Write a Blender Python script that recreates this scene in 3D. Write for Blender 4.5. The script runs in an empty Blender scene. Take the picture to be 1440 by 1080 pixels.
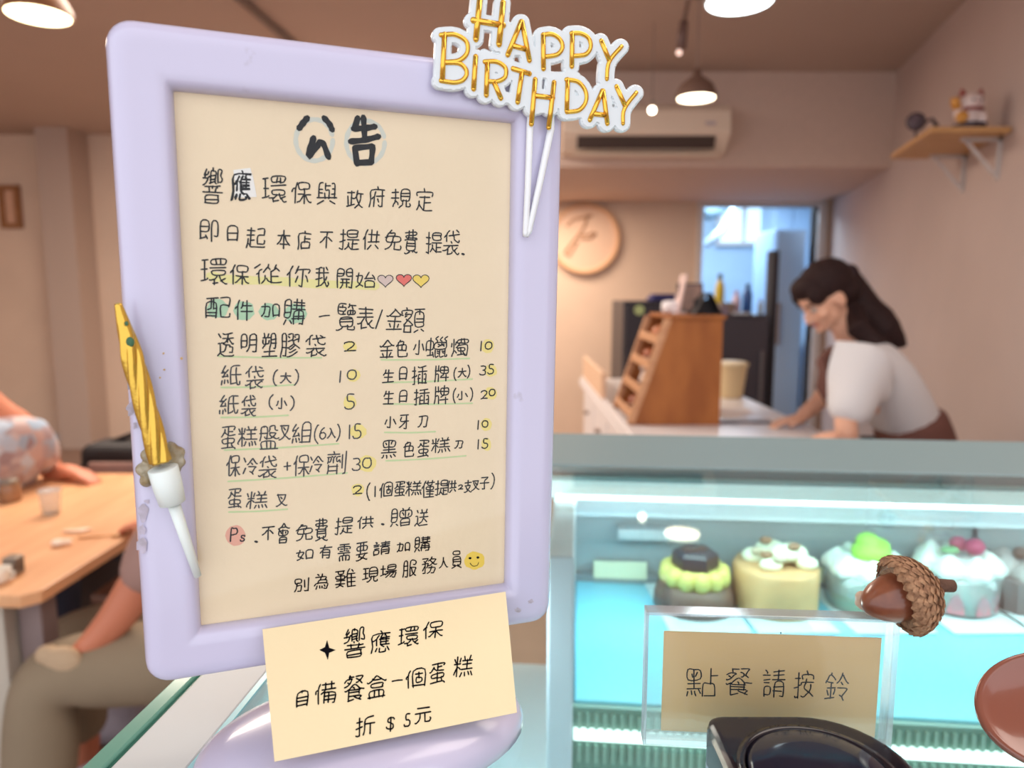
import bpy, bmesh, math, random
from mathutils import Vector, Matrix, noise
rnd = random.Random(7)
SC = bpy.context.scene
COL = SC.collection

# ------------------------------------------------------------------ camera, world, light, exposure
CAMZ, F, PITCH = 1.42, 1000.0, math.radians(7.5)     # metres above the floor, focal length in pixels, downward pitch
cd = bpy.data.cameras.new('camera')
cam = bpy.data.objects.new('camera', cd); COL.objects.link(cam)
cam.location = (0, 0, CAMZ)
cam.rotation_euler = (math.pi/2 - PITCH, 0, 0)
cd.sensor_width = 36; cd.lens = 25.0; cd.clip_start = 0.01
cd.dof.use_dof = True; cd.dof.focus_distance = 0.262; cd.dof.aperture_fstop = 9.5
SC.camera = cam
vs = SC.view_settings
vs.view_transform = 'Standard'; vs.look = 'None'; vs.gamma = 1; vs.use_curve_mapping = False
vs.exposure = 0.55
SC.cycles.use_denoising = True
SC.cycles.max_bounces = 8; SC.cycles.transparent_max_bounces = 16
SC.cycles.sample_clamp_indirect = 4; SC.cycles.caustics_reflective = False; SC.cycles.caustics_refractive = False
W = bpy.data.worlds.new('daylight'); SC.world = W; W.use_nodes = True
bg = W.node_tree.nodes['Background']; bg.inputs[0].default_value = (0.93, 0.95, 1.0, 1); bg.inputs[1].default_value = 1.2

def area(name, loc, size, power, col, target=None, size_y=None, spread=None):
    l = bpy.data.lights.new(name, 'AREA'); l.energy = power; l.color = col; l.size = size
    if size_y: l.shape = 'RECTANGLE'; l.size_y = size_y
    if spread: l.spread = spread
    o = bpy.data.objects.new(name, l); COL.objects.link(o); o.location = loc
    d = (Vector(target) - Vector(loc)) if target else Vector((0, 0, -1))
    o.rotation_euler = d.to_track_quat('-Z', 'Y').to_euler()
    return o
def point(name, loc, power, col, r=.04):
    l = bpy.data.lights.new(name, 'POINT'); l.energy = power; l.color = col; l.shadow_soft_size = r
    o = bpy.data.objects.new(name, l); COL.objects.link(o); o.location = loc
    return o
area('added_ceiling_fill', (-1.6, 3.6, 2.72), 1.6, 85, (1, .86, .72), size_y=1.6)  # added warm fill for the left of the room, no fixture behind it
area('added_ceiling_fill', (1.1, .75, 2.72), 1.6, 20, (1, .88, .78), size_y=1.2)  # second added fill without fixture, placed clear of the glass reflections
area('kitchen_light', (2.2, 7.8, 2.5), 1.0, 50, (.66, .84, 1.0), size_y=1.0)
area('recess_light', (0.2, 5.7, 2.17), .8, 24, (1, .80, .62), size_y=.8)

# ------------------------------------------------------------------ pixel rays -> real points
cp, sp = math.cos(PITCH), math.sin(PITCH)
CAM = Vector((0, 0, CAMZ))
def ray(px, py):
    X = (px-720)/F; Y = -(py-540)/F
    return Vector((X, cp + Y*sp, Y*cp - sp))
def at_z(px, py, z):
    r = ray(px, py); return CAM + r*((z-CAMZ)/r.z)
def at_y(px, py, y):
    r = ray(px, py); return CAM + r*(y/r.y)
class Plane:
    """a real plane: origin, right u, up v, normal n towards the viewer; metres"""
    def __init__(s, o, u, v):
        s.o = Vector(o); s.u = Vector(u).normalized(); s.n = s.u.cross(Vector(v)).normalized()
        s.v = s.n.cross(s.u).normalized()
    def hit(s, px, py, off=0.0):
        r = ray(px, py); o = s.o + s.n*off
        return CAM + r*((o-CAM).dot(s.n)/r.dot(s.n))
    def ab(s, px, py, off=0.0):
        d = s.hit(px, py, off) - s.o
        return d.dot(s.u), d.dot(s.v)
    def P(s, a, b, c=0.0): return s.o + s.u*a + s.v*b + s.n*c

# ------------------------------------------------------------------ materials
MATS = {}
def mat(name, col, rough=.6, metal=0, spec=.5, var=0.0, vscale=20, bump=0.0, bscale=60, emit=None, estr=0, alpha=1, trans=0, sss=0, coat=0, col2=None, stretch=None):
    if name in MATS: return MATS[name]
    m = bpy.data.materials.new(name); m.use_nodes = True; nt = m.node_tree; N = nt.nodes; L = nt.links
    b = N['Principled BSDF']
    b.inputs['Base Color'].default_value = (*col, 1); b.inputs['Roughness'].default_value = rough
    b.inputs['Metallic'].default_value = metal; b.inputs['Specular IOR Level'].default_value = spec
    b.inputs['Alpha'].default_value = alpha; b.inputs['Transmission Weight'].default_value = trans
    b.inputs['Coat Weight'].default_value = coat; b.inputs['Coat Roughness'].default_value = .05
    if sss: b.inputs['Subsurface Weight'].default_value = sss; b.inputs['Subsurface Radius'].default_value = (.01, .006, .004)
    if emit: b.inputs['Emission Color'].default_value = (*emit, 1); b.inputs['Emission Strength'].default_value = estr
    tc = N.new('ShaderNodeTexCoord'); mp = N.new('ShaderNodeMapping'); L.new(tc.outputs['Object'], mp.inputs[0])
    if stretch: mp.inputs['Scale'].default_value = stretch
    if var or col2:
        n = N.new('ShaderNodeTexNoise'); n.inputs['Scale'].default_value = vscale; n.inputs['Detail'].default_value = 4
        L.new(mp.outputs[0], n.inputs[0])
        r = N.new('ShaderNodeValToRGB'); r.color_ramp.elements[0].position = .35; r.color_ramp.elements[1].position = .68
        c2 = col2 or tuple(min(1, c*(1+var)) for c in col); c1 = col if col2 else tuple(c*(1-var) for c in col)
        r.color_ramp.elements[0].color = (*c1, 1); r.color_ramp.elements[1].color = (*c2, 1)
        L.new(n.outputs[0], r.inputs[0]); L.new(r.outputs[0], b.inputs['Base Color'])
    if bump:
        n = N.new('ShaderNodeTexNoise'); n.inputs['Scale'].default_value = bscale; n.inputs['Detail'].default_value = 3
        L.new(mp.outputs[0], n.inputs[0]); bp = N.new('ShaderNodeBump'); bp.inputs['Strength'].default_value = bump; bp.inputs['Distance'].default_value = .002
        L.new(n.outputs[0], bp.inputs['Height']); L.new(bp.outputs[0], b.inputs['Normal'])
    MATS[name] = m; return m
def clear(name, tint, r0=.04, rough=.02, power=5.0, white=0.0, scratch=0):
    """thin clear sheet: see-through, with a reflection that grows towards grazing angles (same from every viewpoint)"""
    if name in MATS: return MATS[name]
    m = bpy.data.materials.new(name); m.use_nodes = True; nt = m.node_tree; N = nt.nodes; L = nt.links; N.clear()
    out = N.new('ShaderNodeOutputMaterial'); t = N.new('ShaderNodeBsdfTransparent'); g = N.new('ShaderNodeBsdfGlossy')
    t.inputs[0].default_value = (*tint, 1); g.inputs['Roughness'].default_value = rough
    lw = N.new('ShaderNodeLayerWeight'); lw.inputs['Blend'].default_value = .5
    p = N.new('ShaderNodeMath'); p.operation = 'POWER'; p.inputs[1].default_value = power; L.new(lw.outputs['Facing'], p.inputs[0])
    q = N.new('ShaderNodeMath'); q.operation = 'MULTIPLY_ADD'; q.inputs[1].default_value = 1-r0; q.inputs[2].default_value = r0; L.new(p.outputs[0], q.inputs[0])
    mx = N.new('ShaderNodeMixShader'); L.new(q.outputs[0], mx.inputs[0]); L.new(t.outputs[0], mx.inputs[1]); L.new(g.outputs[0], mx.inputs[2])
    last = mx
    if white:
        d = N.new('ShaderNodeBsdfDiffuse'); d.inputs[0].default_value = (.95, .97, 1, 1)
        m2 = N.new('ShaderNodeMixShader'); m2.inputs[0].default_value = white; L.new(mx.outputs[0], m2.inputs[1]); L.new(d.outputs[0], m2.inputs[2]); last = m2
    L.new(last.outputs[0], out.inputs[0]); MATS[name] = m; return m
def wood(name, c1, c2, scale=6, stretch=(1, 12, 12), rough=.5):
    if name in MATS: return MATS[name]
    m = mat(name, c1, rough=rough, col2=c2, vscale=scale, stretch=stretch, bump=.15, bscale=scale*4); return m
def srgb(r, g, b):
    f = lambda c: (c/255/12.92) if c/255 <= .04045 else ((c/255+.055)/1.055)**2.4
    return (f(r), f(g), f(b))

# ------------------------------------------------------------------ objects
def link(name, me, m=None, parent=None, smooth=False, label=None):
    o = bpy.data.objects.new(name, me); COL.objects.link(o)
    if m: me.materials.clear(); me.materials.append(m)
    if smooth:
        me.polygons.foreach_set('use_smooth', [True]*len(me.polygons))
    if parent:
        o.parent = parent; me.transform(Matrix.Translation(-WLOC(parent)))
    if label: o['label'] = label
    me.update(); return o
def WLOC(o):
    v = Vector((0, 0, 0))
    while o: v += o.location; o = o.parent
    return v
def thing(name, label, cat, loc, group=None):
    o = bpy.data.objects.new(name, None); COL.objects.link(o); o.empty_display_size = .02
    o.location = loc; o['label'] = label; o['category'] = cat
    if group: o['group'] = group
    return o
def tag(o, label, cat, group=None):
    o['label'] = label; o['category'] = cat
    if group: o['group'] = group
    return o
def struct(o): o['kind'] = 'structure'; return o
def mesh(verts, faces):
    me = bpy.data.meshes.new('m'); me.from_pydata([tuple(v) for v in verts], [], faces); me.update(); return me
def recenter(o):
    """origin of a single-mesh thing at the bottom middle of its shape"""
    vs_ = [v.co for v in o.data.vertices]
    c = Vector(((min(v.x for v in vs_)+max(v.x for v in vs_))/2, (min(v.y for v in vs_)+max(v.y for v in vs_))/2, min(v.z for v in vs_)))
    o.data.transform(Matrix.Translation(-c)); o.location = c; return o
class MB:
    def __init__(s): s.v = []; s.f = []
    def add(s, V, Fc):
        n = len(s.v); s.v += [Vector(v) for v in V]; s.f += [tuple(i+n for i in f) for f in Fc]; return s
    def obox(s, o, ux, uy, uz):
        """box from corner o and three edge vectors"""
        o, ux, uy, uz = map(Vector, (o, ux, uy, uz))
        V = [o, o+ux, o+ux+uy, o+uy, o+uz, o+ux+uz, o+ux+uy+uz, o+uy+uz]
        Fc = [(0, 3, 2, 1), (4, 5, 6, 7), (0, 1, 5, 4), (1, 2, 6, 5), (2, 3, 7, 6), (3, 0, 4, 7)]
        if ux.cross(uy).dot(uz) < 0: Fc = [f[::-1] for f in Fc]
        return s.add(V, Fc)
    def box(s, x0, x1, y0, y1, z0, z1):
        return s.obox((x0, y0, z0), (x1-x0, 0, 0), (0, y1-y0, 0), (0, 0, z1-z0))
    def loops(s, Ls, cap0=True, cap1=True, closed=True):
        n = len(Ls[0]); b = len(s.v)
        for l in Ls: s.v += [Vector(p) for p in l]
        for k in range(len(Ls)-1):
            for i in range(n if closed else n-1):
                j = (i+1) % n
                s.f.append((b+k*n+i, b+k*n+j, b+(k+1)*n+j, b+(k+1)*n+i))
        if cap0: s.f.append(tuple(b+i for i in range(n))[::-1])
        if cap1: s.f.append(tuple(b+(len(Ls)-1)*n+i for i in range(n)))
        return s
    def tube(s, pts, rad, seg=8, flat=1.0, nrm=None):
        pts = [Vector(p) for p in pts]; Ls = []
        up = Vector(nrm) if nrm else Vector((.13, .21, .97))
        for i, p in enumerate(pts):
            a = pts[max(0, i-1)]; b = pts[min(len(pts)-1, i+1)]; d = (b-a).normalized()
            x = d.cross(up)
            if x.length < 1e-4: x = d.cross(Vector((1, 0, 0)))
            x.normalize(); y = x.cross(d).normalized()
            r = rad[i] if hasattr(rad, '__len__') else rad
            Ls.append([p + x*(r*math.cos(2*math.pi*k/seg)) + y*(r*flat*math.sin(2*math.pi*k/seg)) for k in range(seg)])
        return s.loops(Ls)
    def lathe(s, c, prof, seg=24, axis=(0, 0, 1), mod=None):
        c = Vector(c); ax = Vector(axis).normalized(); x = ax.orthogonal().normalized(); y = ax.cross(x)
        Ls = []
        for (r, h) in prof:
            Ls.append([c + ax*h + (x*math.cos(2*math.pi*k/seg) + y*math.sin(2*math.pi*k/seg))*max(1e-5, r*(mod(2*math.pi*k/seg, h) if mod else 1)) for k in range(seg)])
        return s.loops(Ls)
    def ball(s, c, r, seg=12, rings=8, rot=None):
        c = Vector(c); r = (r, r, r) if not hasattr(r, '__len__') else r; Ls = []
        for i in range(rings+1):
            t = math.pi*i/rings; t = min(max(t, .02), math.pi-.02)
            l = []
            for k in range(seg):
                a = 2*math.pi*k/seg
                v = Vector((r[0]*math.sin(t)*math.cos(a), r[1]*math.sin(t)*math.sin(a), -r[2]*math.cos(t)))
                if rot: v = rot @ v
                l.append(c+v)
            Ls.append(l)
        return s.loops(Ls)
    def build(s, name, m, parent=None, smooth=False, label=None, bevel=0, bseg=2, sub=0):
        me = mesh(s.v, s.f)
        if bevel or sub:
            bm = bmesh.new(); bm.from_mesh(me); bmesh.ops.recalc_face_normals(bm, faces=bm.faces)
            if bevel: bmesh.ops.bevel(bm, geom=[e for e in bm.edges], offset=bevel, segments=bseg, profile=.5, affect='EDGES')
            if sub: bmesh.ops.subdivide_edges(bm, edges=bm.edges, cuts=sub, use_grid_fill=True)
            bm.to_mesh(me); bm.free()
        else:
            bm = bmesh.new(); bm.from_mesh(me); bmesh.ops.recalc_face_normals(bm, faces=bm.faces); bm.to_mesh(me); bm.free()
        return link(name, me, m, parent, smooth, label)

def skin(V, E, R, root=0, sub=2):
    me = bpy.data.meshes.new('sk'); me.from_pydata([tuple(v) for v in V], E, [])
    o = bpy.data.objects.new('sk', me); COL.objects.link(o)
    md = o.modifiers.new('s', 'SKIN'); sv = me.skin_vertices[0].data
    for i, r in enumerate(R):
        sv[i].radius = (r, r) if not hasattr(r, '__len__') else r
        sv[i].use_root = (i == root)
    md.use_smooth_shade = True
    s2 = o.modifiers.new('u', 'SUBSURF'); s2.levels = sub; s2.render_levels = sub
    dg = bpy.context.evaluated_depsgraph_get(); out = bpy.data.meshes.new_from_object(o.evaluated_get(dg))
    bpy.data.objects.remove(o); return out
def chains(cs):
    """list of chains [(point, radius)...]; points equal within 1 mm are shared joints"""
    V = []; R = []; E = []
    def idx(p, r):
        p = Vector(p)
        for i, v in enumerate(V):
            if (v-p).length < .001: return i
        V.append(p); R.append(r); return len(V)-1
    for c in cs:
        l = None
        for p, r in c:
            i = idx(p, r)
            if l is not None and l != i: E.append((l, i))
            l = i
    return V, E, R
def fuse(meshes, voxel, smooth=3):
    """several overlapping closed meshes -> one continuous skin"""
    bm = bmesh.new()
    for m_ in meshes: bm.from_mesh(m_)
    me = bpy.data.meshes.new('fu'); bm.to_mesh(me); bm.free()
    o = bpy.data.objects.new('fu', me); COL.objects.link(o)
    r = o.modifiers.new('r', 'REMESH'); r.mode = 'VOXEL'; r.voxel_size = voxel; r.use_smooth_shade = True
    s2 = o.modifiers.new('s', 'SMOOTH'); s2.factor = .5; s2.iterations = smooth
    dg = bpy.context.evaluated_depsgraph_get(); out = bpy.data.meshes.new_from_object(o.evaluated_get(dg))
    bpy.data.objects.remove(o); return out

def plate(strokes, to3d, cell, th, rfun=None):
    """solid sheet whose outline is the union of fat strokes [(polyline, radius)], in a flat 2-D space mapped by to3d(x, y, height)"""
    segs = []
    for pl, r in strokes:
        for a, b in zip(pl, pl[1:]): segs.append((a[0], a[1], b[0], b[1], r))
    x0 = min(min(s[0], s[2])-s[4] for s in segs)-2*cell; x1 = max(max(s[0], s[2])+s[4] for s in segs)+2*cell
    y0 = min(min(s[1], s[3])-s[4] for s in segs)-2*cell; y1 = max(max(s[1], s[3])+s[4] for s in segs)+2*cell
    import numpy as np
    nx = int((x1-x0)/cell)+1; ny = int((y1-y0)/cell)+1
    gx, gy = np.meshgrid(x0+np.arange(nx)*cell, y0+np.arange(ny)*cell)
    def sdf(px, py):
        d = np.full(px.shape, 1e9)
        for ax, ay, bx, by, r in segs:
            dx, dy = bx-ax, by-ay; q = dx*dx+dy*dy+1e-12
            t = np.clip(((px-ax)*dx+(py-ay)*dy)/q, 0, 1)
            d = np.minimum(d, np.hypot(px-ax-t*dx, py-ay-t*dy)-r)
        return d
    d = sdf(gx, gy)
    ins = (d[:-1, :-1] < .3*cell) & (d[1:, :-1] < .3*cell) & (d[:-1, 1:] < .3*cell) & (d[1:, 1:] < .3*cell)
    used = {}; pts = []; faces = []
    for j, i in zip(*np.nonzero(ins)):
        q = []
        for (a, b) in ((i, j), (i+1, j), (i+1, j+1), (i, j+1)):
            if (a, b) not in used: used[(a, b)] = len(pts); pts.append((gx[b, a], gy[b, a]))
            q.append(used[(a, b)])
        faces.append(tuple(q))
    ec = {}
    for f in faces:
        for k in range(4):
            e = (f[k], f[(k+1) % 4]); ec[e] = 1
    border = [e for e in ec if (e[1], e[0]) not in ec]
    bi = sorted({i for e in border for i in e})
    P = np.array(pts); B = P[bi].copy(); h = cell*.2
    for _ in range(4):
        v = sdf(B[:, 0], B[:, 1]); gxx = (sdf(B[:, 0]+h, B[:, 1])-v)/h; gyy = (sdf(B[:, 0], B[:, 1]+h)-v)/h
        g = np.maximum(gxx**2+gyy**2, .25); B[:, 0] -= v*gxx/g; B[:, 1] -= v*gyy/g
    P[bi] = B
    dd = sdf(P[:, 0], P[:, 1]); n = len(P)
    V = [to3d(x, y, th - (th*.35 if -q < cell*.6 else 0)) for (x, y), q in zip(P, dd)] + [to3d(x, y, 0) for x, y in P]
    Fc = faces + [tuple(i+n for i in f[::-1]) for f in faces] + [(e[1], e[0], e[0]+n, e[1]+n) for e in border]
    return V, Fc

# ================================================================== THE ROOM
FL = 0.0; CE = 2.80
m_wallw = mat('warm_plaster', srgb(226, 202, 182), rough=.85, var=.03, vscale=3, bump=.1, bscale=120)
m_wallr = mat('pinkish_plaster', srgb(202, 184, 178), rough=.85, var=.03, vscale=2, bump=.1, bscale=120)
m_ceil = mat('ceiling_paint', srgb(192, 172, 160), rough=.9, var=.02, vscale=2)
m_floor = mat('floor_tile_brown', srgb(150, 122, 108), rough=.45, var=.08, vscale=8)
m_kit = mat('kitchen_pale_blue', srgb(176, 200, 222), rough=.6, var=.03, vscale=4)
def rwx(y): return 2.17 + .2435*(y-3.6)          # the right wall runs slightly outward
def sbox(name, m, *a, **k):
    return struct(MB().box(*a).build(name, m, **k))
sbox('floor', m_floor, -5.2, 3.6, -2.5, 9.6, -.1, 0)
sbox('ceiling', m_ceil, -5.2, 3.6, -.6, 9.6, CE, CE+.1)
sbox('wall_left', m_wallw, -5.3, -5.2, -.6, 6.7, 0, CE)
DX0, DX1, DZ = at_y(988, 300, 6.6).x, at_y(1150, 300, 6.6).x, at_y(1080, 290, 6.6).z
b = MB(); b.box(-5.2, DX0, 6.6, 6.72, 0, CE); b.box(DX0, DX1, 6.6, 6.72, DZ, CE); b.box(DX1, 3.3, 6.6, 6.72, 0, CE)
struct(b.build('wall_back', m_wallw))
struct(MB().obox((rwx(-.6), -.6, 0), (rwx(6.72)-rwx(-.6), 7.32, 0), (.1, 0, 0), (0, 0, CE)).build('wall_right', m_wallr))
bz = at_y(950, 235, 4.75).z
m_bulk = mat('bulkhead_paint', srgb(214, 190, 176), rough=.85, var=.02)
sbox('ceiling_bulkhead', m_bulk, -1.3, rwx(4.75)+.3, 4.75, 6.6, bz, CE)
# door frame and kitchen behind it
m_trimw = mat('white_trim', srgb(214, 208, 206), rough=.5)
b = MB(); b.box(DX0-.05, DX0, 6.56, 6.74, 0, DZ+.05); b.box(DX1, DX1+.07, 6.56, 6.74, 0, DZ+.05); b.box(DX0, DX1, 6.56, 6.74, DZ, DZ+.05)
struct(b.build('door_1', m_trimw, bevel=.006))
sbox('wall_kitchen_back', m_kit, .9, 3.6, 9.0, 9.1, 0, CE)
sbox('wall_kitchen_left', m_kit, .9, 1.0, 6.72, 9.0, 0, CE)
sbox('wall_kitchen_right', m_kit, 3.5, 3.6, 6.72, 9.0, 0, CE)
kw0, kw1 = at_y(1012, 340, 8.98), at_y(1080, 262, 8.98)
b = MB()
for (x0, x1, z0, z1) in ((kw0.x-.05, kw0.x, kw0.z-.05, kw1.z+.05), (kw1.x, kw1.x+.05, kw0.z-.05, kw1.z+.05), (kw0.x, kw1.x, kw0.z-.05, kw0.z), (kw0.x, kw1.x, kw1.z, kw1.z+.05), ((kw0.x+kw1.x)/2-.02, (kw0.x+kw1.x)/2+.02, kw0.z, kw1.z)):
    b.box(x0, x1, 8.93, 9.0, z0, z1)
wf = struct(b.build('window_1', m_trimw))
MB().box(kw0.x, kw1.x, 8.985, 8.995, kw0.z, kw1.z).build('pane', mat('daylit_pane', (.6, .8, 1), emit=(.62, .84, 1), estr=.8), wf)
# pillar, skirting
px0, px1 = at_y(58, 300, 6.3).x, at_y(103, 300, 6.3).x
sbox('pillar', mat('pillar_paint', srgb(190, 170, 158), rough=.85), px0, px1, 6.3, 6.6, 0, CE)
sbox('baseboard_back', m_trimw, -5.2, px0, 6.58, 6.6, 0, .09)
# dark ceiling track running back over the shop
def crod(pts, name, m, r, lab, cat):
    o = MB().tube(pts, r).build(name, m, smooth=True); tag(o, lab, cat); return o
a_, b_ = at_z(332, -6, CE-.02), at_z(420, 70, CE-.02)
tr = MB().tube([a_, b_], .02, seg=6).build('ceiling_track', mat('track_metal', srgb(120, 100, 92), rough=.5)); tag(tr, 'slim dull brown lighting track on the ceiling above the notice frame', 'light track')

# ------------------------------------------------------------------ air conditioner
acy = 4.55
A = at_y(792, 146, acy); B = at_y(1026, 214, acy)
m_ac = mat('ac_white', srgb(236, 218, 200), rough=.35)
t = thing('air_conditioner', 'long white split air conditioner on the back bulkhead behind the topper', 'air conditioner', ((A.x+B.x)/2, acy, B.z))
x0, x1, z0, z1 = A.x, B.x, B.z, A.z; H = z1-z0
prof = [(4.75, z0), (4.75, z1), (4.58, z1), (4.54, z1-.04), (4.53, z0+H*.42), (4.56, z0+H*.30), (4.64, z0+.02), (4.70, z0)]
MB().loops([[(x, y, z) for y, z in prof] for x in (x0, x1)]).build('casing', m_ac, t, bevel=.006)
MB().obox((x0+.09, 4.545, z0+H*.33), (x1-x0-.18, 0, 0), (0, .03, -.07), (0, .012, .012)).build('air_outlet', mat('ac_dark_slot', srgb(70, 55, 50), rough=.7), t)
MB().obox((x0+.07, 4.60, z0-.012), (x1-x0-.14, 0, 0), (0, .10, .01), (0, -.01, .012)).build('louvre', m_ac, t)
MB().box(x1-.16, x1-.10, 4.522, 4.54, z0+H*.55, z0+H*.62).build('display', mat('ac_display', srgb(200, 186, 190), rough=.2), t)

# ------------------------------------------------------------------ lamps
m_cord = mat('cord_grey', srgb(150, 130, 120), rough=.7)
def pendant(label, px, py, y, r, shade, emit, estr, h=.10, power=0):
    c = at_y(px, py, y)                         # middle of the glowing underside
    t = thing('pendant_lamp', label, 'lamp', c)
    prof = [(r*.99, -.004), (r, .0), (r*.97, .02), (r*.80, h*.55), (r*.42, h*.85), (r*.22, h), (r*.2, h*1.25), (.004, h*1.3)]
    MB().lathe(c, prof, 28).build('shade', shade, t, smooth=True)
    MB().lathe(c+Vector((0, 0, -.012)), [(.001, .004), (r*.55, .004), (r*.90, .006), (r*.93, .010), (r*.8, .014)], 24).build('diffuser', mat('lamp_glow_%.2f_%.2f' % (emit[2], estr), emit, emit=emit, estr=estr), t, smooth=True)
    MB().tube([c+Vector((0, 0, h*1.2)), Vector((c.x, c.y, CE))], .004, seg=6).build('cord', m_cord, t)
    MB().lathe(Vector((c.x, c.y, CE-.03)), [(.04, 0), (.045, .03)], 16).build('ceiling_rose', m_cord, t)
    if power:
        l = area('lamp_bulb_light', c+Vector((0, 0, -.003)), r*1.7, power, emit); l.data.shape = 'DISK'
    return t
m_shade = mat('shade_brown', srgb(120, 92, 80), rough=.6)
pendant('brown domed pendant lamp hanging in front of the air conditioner', 979, 137, 3.5, .095, m_shade, (1, .86, .62), 5, power=12)
pendant('pendant lamp with a large cool white glow at the top edge', 1040, 1, 2.15, .10, mat('shade_pale', srgb(170, 160, 160), rough=.5), (.85, .97, 1), 6, power=10)
pendant('wood-capped pendant lamp glowing warm yellow in the top left corner', 54, 20, 2.6, .108, mat('shade_wood', srgb(150, 100, 66), rough=.5), (1, .84, .5), 6, power=14)
c = at_y(917, 155, 3.9); t = thing('bare_bulb', 'tiny bare glowing bulb hanging before the air conditioner', 'bulb', c)
MB().ball(c, .018).build('bulb', mat('bulb_glow', (1, .9, .7), emit=(1, .9, .7), estr=8), t, smooth=True)
MB().lathe(c+Vector((0, 0, .016)), [(.010, 0), (.012, .03), (.004, .035)], 12).build('socket', m_cord, t)
MB().tube([c+Vector((0, 0, .04)), Vector((c.x, c.y, CE))], .0025, seg=5).build('cord', m_cord, t)
# small dark spotlight on a drop rod
c = at_y(957, 68, 3.2); t = thing('drop_spotlight', 'small dark spotlight at the end of a slanting ceiling rod', 'spotlight', c)
MB().tube([at_y(968, 0, 3.2), at_y(962, 30, 3.2)], .010).build('rod', m_shade, t)
MB().tube([at_y(962, 30, 3.2), c], [.018, .024]).build('lamp_head', mat('spot_dark', srgb(110, 84, 78), rough=.5), t, smooth=True)
MB().ball(at_y(955, 74, 3.2), .012).build('bulb', mat('spot_glow', (1, .8, .7), emit=(1, .7, .6), estr=.8), t, smooth=True)

# ------------------------------------------------------------------ round emblem on the recess wall
c = at_y(822, 336, 6.57)
m_em = mat('emblem_disc', srgb(232, 200, 176), rough=.6); m_em2 = mat('emblem_line', srgb(190, 152, 124), rough=.6)
t = thing('round_wall_sign', 'round cream wall sign with a tan line emblem and raised rim', 'wall sign', c)
def ringY(c, r0, r1, y0, y1, n=48):
    b = MB(); Ls = []
    for (r, y) in ((r0, y1), (r0, y0), (r1, y0), (r1, y1)):
        Ls.append([Vector((c.x+r*math.cos(2*math.pi*k/n), y, c.z+r*math.sin(2*math.pi*k/n))) for k in range(n)])
    Ls.append(Ls[0]); return b.loops(Ls, False, False)
MB().lathe(c, [(.285, -.02), (.285, .02)], 48, axis=(0, 1, 0)).build('disc', m_em, t)
ringY(c, .285, .312, 6.52, 6.60).build('rim', mat('emblem_rim', srgb(226, 180, 138), rough=.5), t, smooth=False)
def wl(pts, r=.012): return MB().tube([at_y(x, y, 6.545) for x, y in pts], r, seg=6)
for pts in ([(797, 318), (806, 309), (820, 306), (832, 303)], [(826, 304), (822, 318), (812, 332), (800, 346), (794, 356)], [(812, 330), (826, 330), (838, 328)], [(838, 328), (830, 336), (814, 336)], [(794, 356), (800, 360), (806, 350), (812, 340)]):
    wl(pts).build('emblem_stroke', m_em2, t, smooth=True)

# ------------------------------------------------------------------ small frame on the far left wall
c0, c1 = at_y(-4, 260, 6.56), at_y(30, 321, 6.56)
t = thing('small_picture_frame', 'small brown picture frame with a pink print on the far wall', 'picture frame', ((c0.x+c1.x)/2, 6.56, c1.z))
m_fw = wood('frame_wood_mid', srgb(168, 116, 76), srgb(140, 92, 56))
for a in ((c0.x, c1.x, c1.z, c1.z+.045), (c0.x, c1.x, c0.z-.045, c0.z), (c0.x, c0.x+.045, c1.z+.045, c0.z-.045), (c1.x-.045, c1.x, c1.z+.045, c0.z-.045)):
    MB().box(a[0], a[1], 6.55, 6.60, a[2], a[3]).build('frame_bar', m_fw, t, bevel=.004)
MB().box(c0.x+.03, c1.x-.03, 6.575, 6.60, c1.z+.03, c0.z-.03).build('print', mat('print_pink', srgb(222, 178, 150), rough=.6, var=.06, vscale=9), t)

# ------------------------------------------------------------------ wall shelf with figurines
ZS = CAMZ+.63
ff, fn = at_z(1252, 224, ZS), at_z(1308, 186, ZS)
m_sh = wood('shelf_board_wood', srgb(212, 166, 112), srgb(186, 138, 88))
wn = Vector((rwx(fn.y), fn.y, ZS)); wfv = Vector((rwx(ff.y), ff.y, ZS))
t = thing('wall_shelf', 'light wooden wall shelf on white brackets high on the right wall', 'shelf', (wn+wfv)/2)
MB().obox(ff, fn-ff, wfv-ff, (0, 0, .022)).build('shelf_board', m_sh, t, bevel=.002)
for k in (.18, .82):
    w = wfv.lerp(wn, k); o = ff.lerp(fn, k); d = (o-w).normalized(); along = (wn-wfv).normalized()*.018
    b = MB(); b.obox(w+d*.001-along/2+Vector((0, 0, -.17)), along, d*.014, (0, 0, .17)); b.obox(w-along/2+Vector((0, 0, -.014)), along, d*.17, (0, 0, .0135))
    b.obox(w+d*.012-along/2+Vector((0, 0, -.15)), along, d*.014, Vector((0, 0, .14))+d*.13)
    b.build('bracket', m_trimw, t)
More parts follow.
